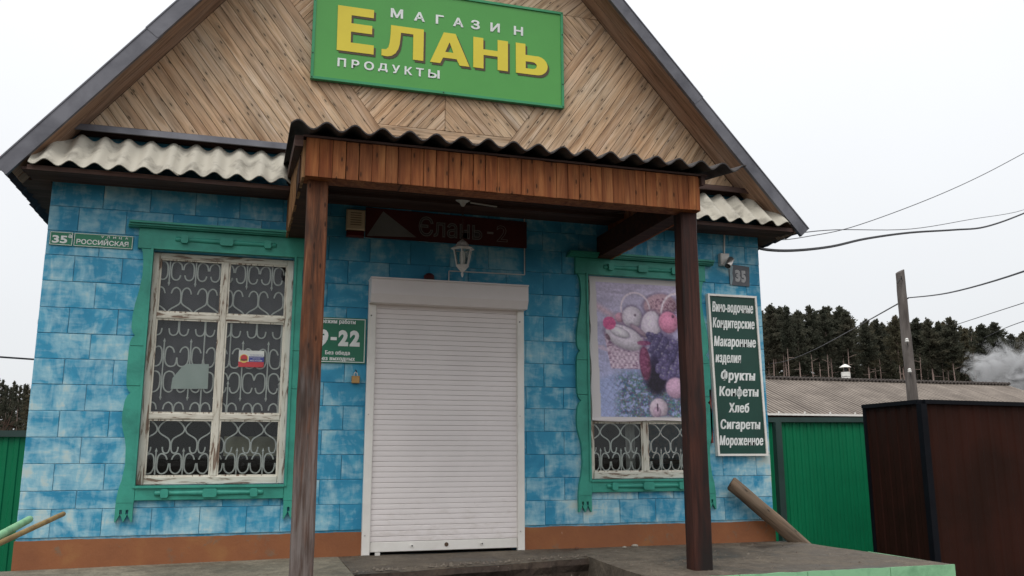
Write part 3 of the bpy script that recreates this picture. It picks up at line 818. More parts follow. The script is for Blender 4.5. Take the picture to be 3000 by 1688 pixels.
def blinds():
    # hanging cloth in slight folds behind the left window
    mb = MB(); n = 60; vs = []
    for z in (1.085,2.50):
        for i in range(n+1):
            x = -1.80+1.25*i/n; vs.append((x, .125+.006*math.sin(i*.9)+.004*math.sin(i*.37), z))
    mb.add(vs, [(i,i+1,n+2+i,n+1+i) for i in range(n)]); 
    o = mb.build('hanging_blind', m_curtain, None, smooth=True)
    tag(o, 'plain dark grey violet blind hanging behind the upper panes of the grilled window', 'blind')
    mb = MB(); vs = []
    for z in (.50,1.25):
        for i in range(13):
            x = 2.48+.10*i/12; vs.append((x, .20+.012*math.sin(i*1.1), z))
    mb.add(vs, [(i,i+1,14+i,13+i) for i in range(12)])
    o = mb.build('curtain_strip', plain('pale_net', (.42,.40,.38), (.30,.28,.27), .9, 6), None, smooth=True)
    tag(o, 'narrow pale curtain edge behind the lower pane below the fruit poster', 'curtain')
blinds()
o = MB().box((-1.12,.42,.78),(-.66,.72,.945)).build('cardboard_box', m_cream); tag(o, 'long cream box lying behind the lower right pane of the grilled window', 'box')
for a,b in ((-1.78,-.60),(2.0,3.18)): 
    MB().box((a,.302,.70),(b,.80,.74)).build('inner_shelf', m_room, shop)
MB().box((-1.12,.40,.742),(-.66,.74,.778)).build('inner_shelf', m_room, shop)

# things stuck on the panes
def sticker():
    t = thing('window_sticker', (-.936,.052,1.50), 'small white, blue and red security sticker on the right middle pane', 'sticker')
    x0,x1,z0,z1,y = -1.036,-.835,1.502,1.639,.0520
    mw = plain('sticker_white', (.70,.72,.68), None, .5, 5); mbl = plain('sticker_blue', (.05,.06,.28), None, .5, 5); mr_ = plain('sticker_red', (.55,.06,.07), None, .5, 5)
    MB().box((x0,y-.0006,z0),(x1,y+.0004,z1)).build('backing', mw, t)
    MB().box((x0,y-.0012,z0),(x1,y-.0007,z0+.044)).build('red_band', mr_, t)
    MB().box((x0+.082,y-.0012,z0+.0445),(x1,y-.0007,z0+.090)).build('blue_band', mbl, t)
    MB().lathe([(.036,-.0016),(.036,-.0013)], (x0+.042,y,z0+.070), 'Y', 20).build('emblem_ring', plain('emblem_yellow', (.72,.55,.16), None, .5, 5), t)
    MB().lathe([(.027,-.0022),(.027,-.0017)], (x0+.042,y,z0+.074), 'Y', 18).build('emblem_disc', mr_, t)
    MB().box((x0+.016,y-.0026,z0+.052),(x0+.068,y-.0023,z0+.066)).build('emblem_base', plain('emblem_brown', (.16,.07,.05), None, .5, 5), t)
    text('lettering', 'ОХРАНЯЕТСЯ', x0+.090, x1-.010, z0+.096, z0+.106, y-.0010, mbl, t, .0)
    text('lettering', 'ВНЕВЕДОМСТВЕННОЙ', x0+.088, x1-.006, z0+.078, z0+.086, y-.0015, mw, t, .0)
    text('lettering', 'ОХРАНОЙ', x0+.110, x1-.030, z0+.066, z0+.074, y-.0015, mw, t, .0)
    text('lettering', 'МВД РОССИИ', x0+.092, x1-.014, z0+.049, z0+.061, y-.0015, mw, t, .02)
sticker()
o = MB().prism([(-1.543,1.312),(-1.262,1.317),(-1.265,1.519),(-1.43,1.516),(-1.47,1.49),(-1.535,1.40)], .0625, .0632).build('paper_sheet', m_paper)
tag(o, 'pale green torn sheet of paper behind the left middle pane', 'paper')

# ---- fruit poster: a flat print on a sheet, stretched over the upper panes
def poster():
    X0, X1, ZT_, ZB = 2.066, 3.118, 2.462, 1.092
    nx, nz = 190, 250
    u = np.linspace(0,1,nx); v = np.linspace(0,1,nz); UU, VV = np.meshgrid(u, v)
    px = 130+UU*(X1-X0)/.001754; py = 112+VV*820.
    rng = np.random.RandomState(3)
    def s2l(c): c = np.array(c)/255.; return np.where(c < .04, c/12.92, ((c+.055)/1.055)**2.4)
    def vn(sx, sy, seed):     # smooth value noise
        r = np.random.RandomState(seed); g = r.rand(64,64)
        x = px/sx; y = py/sy; xi = np.floor(x).astype(int); yi = np.floor(y).astype(int); fx = x-xi; fy = y-yi
        fx = fx*fx*(3-2*fx); fy = fy*fy*(3-2*fy); G = lambda a,b: g[b%64,a%64]
        return (G(xi,yi)*(1-fx)+G(xi+1,yi)*fx)*(1-fy)+(G(xi,yi+1)*(1-fx)+G(xi+1,yi+1)*fx)*fy
    img = np.zeros((nz,nx,3)); t = np.clip((py-112)/820,0,1)[...,None]
    img[:] = np.array([196,184,206])*(1-t)+np.array([160,166,202])*t
    img += ((vn(60,14,1)-.5)*26)[...,None]
    def blend(mask, colr): 
        nonlocal img
        m = np.clip(mask,0,1)[...,None]; img = img*(1-m)+np.array(colr)*m if not isinstance(colr, np.ndarray) else img*(1-m)+colr*m
    def ell(cx,cy,rx,ry,ang,c,dk=.72,soft=.10):
        c = tuple(.82*q+.18*w_ for q,w_ in zip(c,(186,172,192)))
        a = math.radians(ang); dx, dy = px-cx, py-cy
        x = dx*math.cos(a)+dy*math.sin(a); y = -dx*math.sin(a)+dy*math.cos(a); d = np.sqrt((x/rx)**2+(y/ry)**2)
        lit = np.clip(1.04-.22*d**2-(x/rx*.10)-(-y/ry*-.12),dk,1.15)[...,None]
        if rx > 30: blend(np.clip((1.16-d)/.16,0,1)*.45, (112,92,122))
        m = np.clip((1-d)/soft,0,1)
        blend(m, np.clip(np.array(c,float)*lit,0,255)*np.ones_like(img))
    # tablecloth with a drawn lattice, lower left
    cl = np.clip((py-(690-.35*(px-180)))/30,0,1)
    blend(cl, (168,178,214))
    la = (np.abs(((px+.55*py)/34)%1-.5) < .04)|(np.abs(((px*-.75+py)/34)%1-.5) < .04); blend(cl*la*.5, (120,120,160))
    # diagonal plank highlight
    blend(np.clip(1-np.abs(py-(300+.6*(px-180)))/34,0,1)*(px < 330), (214,186,200))
    blend(np.clip(1.2-(((px-440)/210)**2+((py-400)/120)**2),0,1)*.55*(py > 330), (128,108,136))
    # pineapple, handles
    ell(545,275,105,72,-8,(196,160,170)); sp = (vn(7,7,5) > .55)&(((px-560)/95)**2+((py-290)/60)**2 < 1); blend(sp*.6, (110,70,90))
    for cx,cy,rx,ry in ((395,300,84,92),(640,330,92,128)):
        d = np.sqrt(((px-cx)/rx)**2+((py-cy)/ry)**2); blend(np.clip((.07-np.abs(d-1))/.03,0,1)*(py < cy+110)*((px < cx+75)|(py < cy)), (226,212,222))
    ell(300,355,28,30,0,(214,160,178)); ell(375,350,62,66,0,(226,216,226)); ell(393,338,7,8,0,(120,100,118)); ell(485,395,62,92,8,(228,216,228))
    ell(590,370,62,66,0,(224,138,170)); ell(618,335,8,10,0,(90,50,70)); ell(410,425,60,16,35,(172,146,160))
    # wicker basket body
    bk = ((px > 205+.18*(py-420))&(px < 440)&(py > 440+.1*(px-205))&(py < 645)); wv = (np.sin(px/4.2)*np.sign(np.sin(py/7.)) > 0)
    blend(bk*1., (220,202,214)); blend(bk*wv*.45, (150,118,146)); blend(bk*(vn(22,6,8) > .72)*.6, (110,70,100))
    ell(328,468,122,66,22,(228,219,228)); ell(300,440,60,26,20,(236,230,236)); ell(232,468,10,22,-30,(120,90,104)); 
    m = ((px-240)**2+(py-390)**2 < 37**2); blend(m*.80, (224,96,148))
    blend((np.abs(np.sqrt(((px-320)/128)**2+((py-520)/34)**2)-1) < .16)*(py > 515)*.7, (206,184,200))
    # branches of fir
    fir = np.clip((py-640)/60,0,1)*np.clip((px-250)/60,0,1)*(vn(15,15,11)*.6+vn(6,6,12)*.5 > .42)
    blend(fir*.9, np.stack([62+80*vn(5,5,13),78+80*vn(5,5,14),92+74*vn(5,5,15)],-1))
    blend(np.clip(1-(((px-510)/85)**2+((py-680)/125)**2),0,.6)*1.6, (34,22,44))
    ell(445,610,34,100,-4,(118,48,82)); blend((((px-445)/30)**2+((py-610)/92)**2 < 1)*(vn(9,9,21) > .6)*.4, (180,120,150))
    blend(np.clip(1.25-(((px-565)/95)**2+((py-560)/120)**2),0,1)*(px > 500-.2*(py-450)), (52,40,78))
    for i in range(120):
        gx = 470+((i*47)%190)+rng.uniform(-6,6); gy = 445+((i*83)%245)+rng.uniform(-6,6)
        if gy > 545 and gx < 520: continue
        if gy < 470 and gx > 560: continue
        v_ = rng.randint(50); ell(gx,gy,19,19,0,(58+v_,52+v_*.9,92+v_),.35,.15); ell(gx-6,gy-7,5,4,0,(112+v_,110+v_,150))
    blend((((px-440)/40)**2+((py-495)/14)**2 < 1)*.7, (150,70,110))
    ell(620,745,62,62,0,(206,166,190)); ell(515,862,56,60,0,(218,200,210)); ell(505,880,26,30,0,(196,168,186)); blend((np.abs(px-509) < 3)*(np.abs(py-857) < 22), (60,40,60))
    ell(560,930,70,30,0,(150,160,170)); 
    for _ in range(1):
        pd = np.pad(img, ((1,1),(1,1),(0,0)), 'edge'); img = (pd[1:-1,1:-1]*2+pd[:-2,1:-1]+pd[2:,1:-1]+pd[1:-1,:-2]+pd[1:-1,2:])/6
    img = img*.95+np.array([178,168,192])*.05
    img += ((vn(9,9,33)-.5)*22+(vn(4,4,34)-.5)*16)[...,None]*(img.mean(-1,keepdims=True) < 235)
    img = (img-148)*1.22+150
    # unprinted white margins
    mg = (px < 166+.022*(py-112))|(py < 158)|(py > 912+0*px)
    blend(mg*1., (214,206,206))
    lin = s2l(np.clip(img,0,255))
    vs = []; wob = lambda x,z: -.003+.004*math.sin(z*9+x*2)+.003*math.sin(x*13+z*3)
    for j in range(nz):
        for i in range(nx):
            x = X0+(X1-X0)*u[i]; z = ZT_+(ZB-ZT_)*v[j]
            if i == 0: x += .008*math.sin(z*17)
            if j == nz-1: z += .010*math.sin(x*7+1)
            y = .010+wob(x,z)*(.5+.5*abs(u[i]-.5)*2)
            if j > nz-6: y -= .006*(j-(nz-6))/5
            vs.append((x,y,z))
    fs = [(j*nx+i,(j+1)*nx+i,(j+1)*nx+i+1,j*nx+i+1) for j in range(nz-1) for i in range(nx-1)]
    m = bpy.data.meshes.new('fruit_poster'); m.from_pydata(vs, [], fs)
    m.polygons.foreach_set('use_smooth', [True]*len(m.polygons))
    ca = m.color_attributes.new('print', 'FLOAT_COLOR', 'POINT')
    ca.data.foreach_set('color', np.concatenate([lin.reshape(-1,3), np.ones((nx*nz,1))],1).astype(np.float32).ravel())
    mt, nt, b = newmat('poster_print'); a = N(nt, 'ShaderNodeAttribute'); a.attribute_name = 'print'
    nt.links.new(a.outputs['Color'], b.inputs['Base Color']); b.inputs['Roughness'].default_value = .5
    bump(nt, b, noise_(nt, coords(nt,'Position'), 7, 3), .25, .01)
    o = link('fruit_poster', m, None, mt)
    mod = o.modifiers.new('thickness', 'SOLIDIFY'); mod.thickness = .0012
    tag(o, 'faded print of a wicker fruit basket with grapes covering the right window', 'poster')
poster()

# ---- roller shutter
def shutter():
    mb = MB(); x0, x1 = .006, 1.402
    prof = [(-.012,2.262),(-.185,2.262),(-.192,2.255),(-.192,2.13),(-.155,2.062),(-.012,2.062)]
    n = len(prof); vs = [(x0,p[0],p[1]) for p in prof]+[(x1,p[0],p[1]) for p in prof]
    mb.add(vs, [tuple(range(n)), tuple(range(2*n-1,n-1,-1))]+[((i+1)%n,i,i+n,(i+1)%n+n) for i in range(n)])
    mb.box((x0-.004,-.197,2.2625),(x1+.004,-.010,2.275))
    par = mb.build('roller_shutter', m_shut, shop); tag(par, 'white roller shutter pulled down over the shop door')
    for a,b in ((.006,.072),(1.338,1.400)):
        mb = MB().bbox((a,-.062,-.018),(b,-.010,2.060),.004); mb.build('guide_rail', m_rail, par)
        for z in (1.96,1.12,.14):
            MB().lathe([(.006,-.066),(.006,-.062)], ((a+b)/2-.01,0,z), 'Y', 8).build('screw', m_black if z > 1.9 else m_steel, par)
    z = .085; p = .0432; sm = None; k = 0
    while z < 2.06:
        if sm is None:
            mb = MB(); prof = [(-.026,0),(-.0350,.0008),(-.0366,.004),(-.0372,.021),(-.0366,.038),(-.0350,.0414),(-.026,.0426)]
            n = len(prof); vs = [(.0725,a,b) for a,b in prof]+[(1.3375,a,b) for a,b in prof]
            mb.add(vs, [tuple(range(n)), tuple(range(2*n-1,n-1,-1))]+[((i+1)%n,i,i+n,(i+1)%n+n) for i in range(n)])
            sm = mb.mesh('slat', False); sm.materials.append(m_shut)
        link('slat', sm, par, None, Matrix.Translation((0,random.uniform(-.0008,.0008),z))); z += p; k += 1
    MB().box((.0725,-.017,.08),(1.3375,-.012,2.08)).build('backing', m_black, par)
    mb = MB().bbox((.0735,-.040,.004),(1.3365,-.016,.083),.004); mb.build('bottom_bar', m_rail, par)
    for x in (.42,1.02): 
        MB().lathe([(.012,-.052),(.012,-.040)], (x,0,.048), 'Y', 12).build('bolt', m_rail, par)
        MB().lathe([(.006,-.056),(.006,-.0525)], (x+.002,0,.048), 'Y', 10).build('bolt_hole', m_black, par)
    MB().lathe([(.017,-.046),(.017,-.040)], (.715,0,.050), 'Y', 16).build('lock', plain('lock_brown', (.10,.06,.035), None, .5, 9), par)
shutter()
o = MB().box((.115,-.075,-.0195),(.155,-.05,.0035)).build('wedge', m_plastic); tag(o, 'small white wedge under the bottom left of the roller shutter', 'wedge')

# ---- porch canopy
def canopy():
    FX0, FX1, FY, ZB = -.655, 2.262, -1.75, 2.600
    SLP = (3.20-2.90)/(1.85)          # rise of the roof towards the wall
    # timber frame behind the cladding
    mb = MB()
    mb.box((FX0+.02,FY+.003,ZB+.012),(FX1-.02,FY+.15,2.83)); 
    for a,b in ((FX0-.03,FX0+.15),(FX1-.135,FX1-.02)): mb.box((a,FY+.151,ZB+.012),(b,-.052,2.80))
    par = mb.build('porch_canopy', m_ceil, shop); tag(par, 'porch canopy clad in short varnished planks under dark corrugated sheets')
    n = 33; pw = (FX1-FX0)/n; x = FX0
    for i in range(n):
        wv = pw+ (random.uniform(-.004,.004) if 0 < i < n-1 else 0); zt = 2.868
        mb = MB().bbox((-wv/2+.0012,-.018,0),(wv/2-.0012,0,zt-ZB+random.uniform(-.002,.002)),.0025)
        mb.build('plank', m_fascia, par, world=Matrix.Translation((x+pw/2, FY+random.uniform(-.0015,.0015), ZB+random.uniform(-.002,.002))))
        x += pw
    for sx,mat_ in ((FX0,m_sidewood),(FX1,m_fascia)):
        m2 = 20; yw = (1.752-.015)/m2
        for i in range(m2):
            ya = FY+.002+i*yw; zt = 2.86+SLP*(ya-FY)*.9
            mb = MB().box((0,.0012,0),(.018,yw-.0012,zt-ZB))
            mb.build('plank', mat_, par, world=Matrix.Translation((sx-(.018+.040*i/m2 if sx < 0 else -.0), ya, ZB+random.uniform(-.003,.003))))
    # sloping ceiling boards
    ya, yb, za, zb_ = FY+.152, -.053, 2.700, 3.005
    nb = 12; 
    for i in range(nb):
        t0, t1 = i/nb, (i+1)/nb
        y0_, y1_ = ya+(yb-ya)*t0+.002, ya+(yb-ya)*t1-.002; z0_, z1_ = za+(zb_-za)*t0, za+(zb_-za)*t1
        mb = MB(); X0_, X1_ = FX0+.154, FX1-.137
        vs = [(X0_,y0_,z0_),(X1_,y0_,z0_),(X1_,y1_,z1_),(X0_,y1_,z1_)]; vs += [(a,b,c_+.018) for a,b,c_ in vs]
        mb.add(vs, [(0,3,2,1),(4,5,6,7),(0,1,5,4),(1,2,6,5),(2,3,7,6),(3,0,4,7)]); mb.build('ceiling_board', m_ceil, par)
    MB().box((FX0+.0,FY+.006,ZB+.001),(FX1-.0,FY+.150,ZB+.0115)).build('underside_board', m_fascia, par)
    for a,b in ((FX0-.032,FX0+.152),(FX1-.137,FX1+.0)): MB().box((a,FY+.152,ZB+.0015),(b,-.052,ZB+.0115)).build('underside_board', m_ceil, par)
    # rafter end board under the sheets at the left
    for a,b in ((FX0-.075,FX0-.02),(FX1+.02,FX1+.05)):
        mb = MB(); vs = [(a,FY-.03,2.80),(b,FY-.03,2.80),(b,-.1,3.06),(a,-.1,3.06)]; vs += [(p,q,r+.075) for p,q,r in vs]
        mb.add(vs, [(0,3,2,1),(4,5,6,7),(0,1,5,4),(1,2,6,5),(2,3,7,6),(3,0,4,7)]); mb.build('rafter', m_brownboard, par)
    MB().box((FX0-.02,FY-.03,2.871),(FX1+.07,FY+.05,2.885)).build('batten', m_brownboard, par)
    for k,(a,b) in enumerate(((-.765,.46),(.42,1.60),(1.56,2.60))):
        mb = corr(a, b, (-1.90,2.915+.004*k), (-.065,3.215+.004*k), .1835, .027, .010, -.715)
        mb.build('roof_sheet', m_asbdark, par, smooth=True)
canopy()
def post(x, y, zb, mat, label, rnd):
    random.seed(rnd); hw = .068; n = 14; mb = MB(); rings = []
    z1 = 2.607
    for j in range(n+1):
        t = j/n; z = zb+(z1-zb)*t; c_ = .012
        dx = .006*noise.noise(Vector((x*3, z*1.3, rnd))); dy = .006*noise.noise(Vector((x*3+9, z*1.3, rnd)))
        h = hw*(1.06-.06*t)+.003*noise.noise(Vector((z*4,rnd,2)))
        rings.append([(x+dx+a, y+dy+b, z) for a,b in ((-h+c_,-h),(h-c_,-h),(h,-h+c_),(h,h-c_),(h-c_,h),(-h+c_,h),(-h,h-c_),(-h,-h+c_))])
    vs = [v for r in rings for v in r]
    fs = [(i*8+k,i*8+(k+1)%8,(i+1)*8+(k+1)%8,(i+1)*8+k) for i in range(n) for k in range(8)]+[tuple(range(7,-1,-1)), tuple(n*8+k for k in range(8))]
    mb.add(vs, fs); o = mb.build('porch_post', mat, shop, smooth=True); tag(o, label)
post(-.562, -1.62, -.30, m_postL, 'worn reddish brown porch post, grey at the foot, in front of the left casing', 1)
post(2.215, -1.62, -.024, m_postR, 'dark red brown porch post standing on the platform before the fruit poster', 5)

# ---- signs on the shop
def main_sign():
    x0,x1,z0,z1,y = -.572,1.797,4.036,5.030,-.105
    t = thing('shop_sign', ((x0+x1)/2,y,z0), 'big green sign with yellow lettering on the plank gable', 'sign')
    MB().box((x0+.01,y+.002,z0+.01),(x1-.01,y+.034,z1-.01)).build('panel', m_signgreen, t)
    for a,b in (((x0,y-.010,z0),(x1,y+.036,z0+.024)),((x0,y-.010,z1-.024),(x1,y+.036,z1)),((x0,y-.0101,z0+.0245),(x0+.024,y+.0359,z1-.0245)),((x1-.024,y-.0101,z0+.0245),(x1,y+.0359,z1-.0245))):
        MB().box(a,b).build('frame_strip', m_signedge, t)
    for x in (x0+.012,.62,x1-.012):
        for z in (z0+.012,z1-.012,z0+.24,z1-.24):
            if x == .62 and z0+.1 < z < z1-.1: continue
            MB().lathe([(.006,-.014),(.006,-.010)], (x,y,z), 'Y', 8).build('screw', m_black, t)
    for x in (x0+.25,x1-.25): MB().box((x-.02,y+.035,z0+.05),(x+.02,-.055,z1-.05)).build('bracket', m_steel, t)
    # measured letter outlines of the big word
    def arc(cx,cz,rx,rz,a0,a1,n=8): return [(cx+rx*math.cos(R(a0+(a1-a0)*i/n)), cz+rz*math.sin(R(a0+(a1-a0)*i/n))) for i in range(n+1)]
    E_ = [[(-.355,4.334),(-.027,4.334),(-.027,4.422),(-.234,4.422),(-.234,4.528),(-.046,4.528),(-.046,4.610),(-.234,4.610),(-.234,4.688),(-.034,4.688),(-.034,4.769),(-.358,4.769)]]
    L_ = [[(.428,4.335),(.428,4.646),(.124,4.646),(.122,4.55),(.116,4.475),(.105,4.425),(.085,4.403),(.044,4.398),(.044,4.338),(.095,4.334),(.135,4.345),(.172,4.375),(.196,4.42),(.208,4.47),(.214,4.54),(.217,4.583),(.331,4.583),(.331,4.335)]]
    A_ = [[(.490,4.335),(.586,4.335),(.612,4.394),(.740,4.394),(.770,4.335),(.864,4.335),(.728,4.646),(.616,4.646)],[(.632,4.453),(.672,4.553),(.710,4.453)]]
    N_ = [[(.899,4.337),(.999,4.337),(.999,4.474),(1.136,4.474),(1.136,4.340),(1.238,4.340),(1.238,4.645),(1.136,4.645),(1.136,4.531),(.996,4.531),(.996,4.644),(.899,4.644)]]
    B_ = [[(1.316,4.338)]+[(1.50,4.338)]+arc(1.525,4.436,.110,.098,-80,80,10)+[(1.50,4.532),(1.412,4.532),(1.412,4.645),(1.316,4.645)],[(1.414,4.396),(1.414,4.467)]+arc(1.482,4.4315,.044,.0355,90,-90,6)]
    def letter(polys, mat, yy, dx=0, dz=0):
        c = bpy.data.curves.new('letter', 'CURVE'); c.dimensions = '2D'; c.fill_mode = 'BOTH'; c.extrude = .0012
        for p in polys:
            s = c.splines.new('POLY'); s.points.add(len(p)-1); s.use_cyclic_u = True
            for q,pt in zip(s.points, p): q.co = (pt[0]+dx, pt[1]+dz, 0, 1)
        o = bpy.data.objects.new('t', c); col.objects.link(o); dg = bpy.context.evaluated_depsgraph_get()
        m = bpy.data.meshes.new_from_object(o.evaluated_get(dg)); bpy.data.objects.remove(o)
        for v in m.vertices: v.co = (v.co.x, yy-v.co.z, v.co.y)
        link('letter', m, t, mat)
    for P in (E_,L_,A_,N_,B_): letter(P, m_shadow, y-.0005, .019, -.021)
    for P in (E_,L_,A_,N_,B_): letter(P, m_yellow, y-.0035)
    for ch,a,b in (('М',.118,.232),('А',.334,.436),('Г',.538,.615),('А',.702,.804),('З',.874,.962),('И',1.065,1.158),('Н',1.297,1.390)):
        text('letter', ch, a, b, 4.724, 4.815, y-.003, m_white, t, .03)
    for ch,a,b in (('П',-.343,-.268),('Р',-.219,-.150),('О',-.108,-.019),('Д',.018,.104),('У',.142,.216),('К',.258,.330),('Т',.362,.434),('Ы',.476,.583)):
        text('letter', ch, a, b, 4.180, 4.261, y-.003, m_white, t, .03, fit=(ch == 'Д'))
main_sign()
def hours_sign():
    x0,x1,z0,z1,y = -.445,-.006,1.548,1.936,-.024
    t = thing('opening_hours_sign', (x0,y,z0), 'green opening hours plate reading 9-22 between the porch post and the shutter', 'sign')
    MB().box((x0,y,z0),(x1,-.013,z1)).build('plate', m_hgreen, t)
    i = .008; k = .006
    mb = MB(); mb.box((x0+i,y-.001,z0+i),(x1-i,y-.0001,z0+i+k)); mb.box((x0+i,y-.001,z1-i-k),(x1-i,y-.0001,z1-i))
    mb.box((x0+i,y-.0011,z0+i+k),(x0+i+k,y-.0002,z1-i-k)); mb.box((x1-i-k,y-.0011,z0+i+k),(x1-i,y-.0002,z1-i-k)); mb.build('border', m_white, t)
    text('lettering', 'режим работы', -.382, -.098, 1.884, 1.922, y-.0015, m_white, t, .012, hb=.04)
    text('lettering', '9', -.402, -.322, 1.692, 1.836, y-.0015, m_white, t, .06)
    MB().box((-.303,y-.002,1.741),(-.252,y-.0006,1.767)).build('dash', m_white, t)
    text('lettering', '2', -.238, -.155, 1.692, 1.836, y-.0015, m_white, t, .06)
    text('lettering', '2', -.143, -.058, 1.692, 1.836, y-.0015, m_white, t, .06)
    text('lettering', 'Без обеда', -.344, -.138, 1.619, 1.653, y-.0015, m_white, t, .012, hb=.04)
    text('lettering', 'Без выходных', -.393, -.094, 1.570, 1.604, y-.0015, m_white, t, .012, hb=.04)
hours_sign()
def list_board():
    x0,x1,z0,z1 = 3.272,3.812,.772,2.322
    t = thing('goods_list_board', (x0,-.05,z0), 'tall dark green board listing goods in white lettering at the right corner', 'sign')
    sh = .032     # the board hangs slightly askew
    def q(a,b,c_,d): return [(a+sh*(1-(c_-z0)/(z1-z0)),c_),(b+sh*(1-(c_-z0)/(z1-z0)),c_),(b+sh*(1-(d-z0)/(z1-z0)),d),(a+sh*(1-(d-z0)/(z1-z0)),d)]
    MB().prism(q(x0+.01,x1-.01,z0+.01,z1-.01), -.050, -.014).build('panel', m_dgreen, t)
    f = .020
    MB().prism(q(x0,x0+f,z0,z1), -.062, -.0135).build('frame_strip', m_rail, t); MB().prism(q(x1-f,x1,z0,z1), -.062, -.0135).build('frame_strip', m_rail, t)
    MB().prism(q(x0+f,x1-f,z0,z0+f), -.0615, -.0138).build('frame_strip', m_rail, t); MB().prism(q(x0+f,x1-f,z1-f,z1), -.0615, -.0138).build('frame_strip', m_rail, t)
    MB().box((x0-.022,-.045,z0+.12),(x0-.002,-.014,z0+.62)).build('edge_strip', plain('dull_red_strip', (.16,.03,.025), None, .6, 5), t)
    rows = [('Вино-водочные',3.318,3.768,2.148,.100),('Кондитерские',3.315,3.774,1.992,.098),('Макаронные',3.320,3.777,1.812,.098),('изделия',3.328,3.602,1.655,.098),
            ('Фрукты',3.374,3.748,1.487,.094),('Конфеты',3.350,3.776,1.334,.092),('Хлеб',3.443,3.664,1.180,.090),('Сигареты',3.345,3.775,1.023,.090),('Мороженное',3.330,3.798,.872,.090)]
    for s,a,b,z,h in rows: text('lettering', s, a, b, z, z+h, -.0515, m_white, t, .012, shear=.10, hb=.048)
list_board()
def street_sign():
    x0,x1,z0,z1,y = -2.510,-1.902,2.420,2.530,-.020
    t = thing('street_name_sign', (x0,y,z0), 'green street name plate with house number 35a by the left corner', 'sign')
    MB().box((x0,y,z0),(-2.343,-.0135,z1)).build('plate', m_sgreen, t); MB().box((-2.337,y,z0),(x1,-.0135,z1)).build('plate', m_sgreen, t)
    mb = MB(); k = .004
    for a,b in ((x0,-2.343),(-2.337,x1)):
        mb.box((a+.003,y-.001,z0+.003),(b-.003,y-.0001,z0+.003+k)); mb.box((a+.003,y-.001,z1-.003-k),(b-.003,y-.0001,z1-.003))
        mb.box((a+.003,y-.0011,z0+.003+k),(a+.003+k,y-.0002,z1-.003-k)); mb.box((b-.003-k,y-.0011,z0+.003+k),(b-.003,y-.0002,z1-.003-k))
    mb.build('border', m_white, t)
    text('lettering', '35', -2.491, -2.382, 2.437, 2.502, y-.0015, m_white, t, .035)
    text('lettering', 'а', -2.378, -2.352, 2.483, 2.519, y-.0015, m_white, t, .03)
    text('lettering', 'РОССИЙСКАЯ', -2.316, -1.934, 2.440, 2.480, y-.0015, m_white, t, .03)
    for ch,a in zip('УЛИЦА', (-2.140,-2.098,-2.052,-2.008,-1.962)): text('lettering', ch, a, a+.022, 2.500, 2.517, y-.0015, m_white, t, .02)
street_sign()
def plate35():
    t = thing('house_number_plate', (3.66,-.02,2.43), 'slate grey house number plate 35, chipped, beside the security camera', 'sign')
    MB().prism([(3.548,2.430),(3.765,2.424),(3.770,2.50),(3.774,2.622),(3.722,2.628),(3.560,2.640),(3.546,2.60)], -.021, -.0135).build('plate', m_slate, t)
    MB().prism([(3.550,2.433),(3.566,2.433),(3.585,2.50),(3.578,2.55),(3.590,2.62),(3.562,2.637),(3.549,2.60)], -.0222, -.0212).build('bare_edge', plain('bare_blue_grey', (.30,.40,.44), None, .6, 9), t)
    text('lettering', '3', 3.608, 3.668, 2.465, 2.592, -.0225, m_greyl, t, .06)
    text('lettering', '5', 3.676, 3.728, 2.460, 2.588, -.0225, m_greyl, t, .06)
m_greyl = plain('pale_stencil', (.46,.46,.46), (.34,.34,.35), .6, 20)
plate35()
def red_board():
    x0,x1,z0,z1,y = -.040,1.44,2.665,2.925,-.030
    t = thing('old_name_board', (x0,y,z0), 'dark red name board with grey triangle in the shade under the canopy', 'sign')
    MB().prism([(x0,2.655),(x1,2.655),(x1,2.905),(x0,2.925)], y, -.0135).build('board', m_redboard, t)
    MB().prism([(-.028,2.668),(.410,2.685),(.110,2.900)], y-.003, y-.0005).build('triangle', m_greyem, t)
    text('lettering', 'Єлань', .430, 1.015, 2.700, 2.885, y-.0006, m_fill, t, .03)
    text('letter_outline', 'Єлань', .430, 1.015, 2.700, 2.885, y-.002, m_outline, t, .03, outline=.014)
    MB().box((1.060,y-.003,2.765),(1.120,y-.0005,2.785)).build('dash', m_outline, t)
    text('letter_outline', '2', 1.150, 1.255, 2.695, 2.865, y-.002, m_outline, t, .03, outline=.012)
red_board()
def siren():
    t = thing('alarm_siren', (-.14,-.05,2.65), 'cream alarm siren box with dark red lamp at the left end of the red board', 'alarm')
    mb = MB().bbox((-.212,-.085,2.700),(-.050,-.035,2.885),.010); mb.build('case', m_cream2, t)
    mb = MB()
    for i in range(6): mb.box((-.178,-.087,2.742+.021*i),(-.084,-.0845,2.750+.021*i))
    mb.build('louvres', plain('siren_slots', (.28,.20,.12), None, .6, 5), t)
    MB().bbox((-.206,-.082,2.640),(-.056,-.035,2.698),.012).build('lamp_lens', m_redglass, t)
    MB().box((-.19,-.034,2.66),(-.07,-.0135,2.87)).build('back_plate', m_plastic, t)
siren()
def beacon():
    t = thing('red_beacon', (.52,-.10,2.275), 'small dark red beacon lamp on top of the shutter box', 'lamp')
    MB().lathe([(.055,2.2755),(.055,2.295)], (.52,-.09,0), 'Z', 14).build('base', m_black, t)
    MB().lathe([(.048,2.2955),(.046,2.330),(.030,2.348),(.002,2.352)], (.52,-.09,0), 'Z', 14).build('lens', m_redglass, t)
beacon()
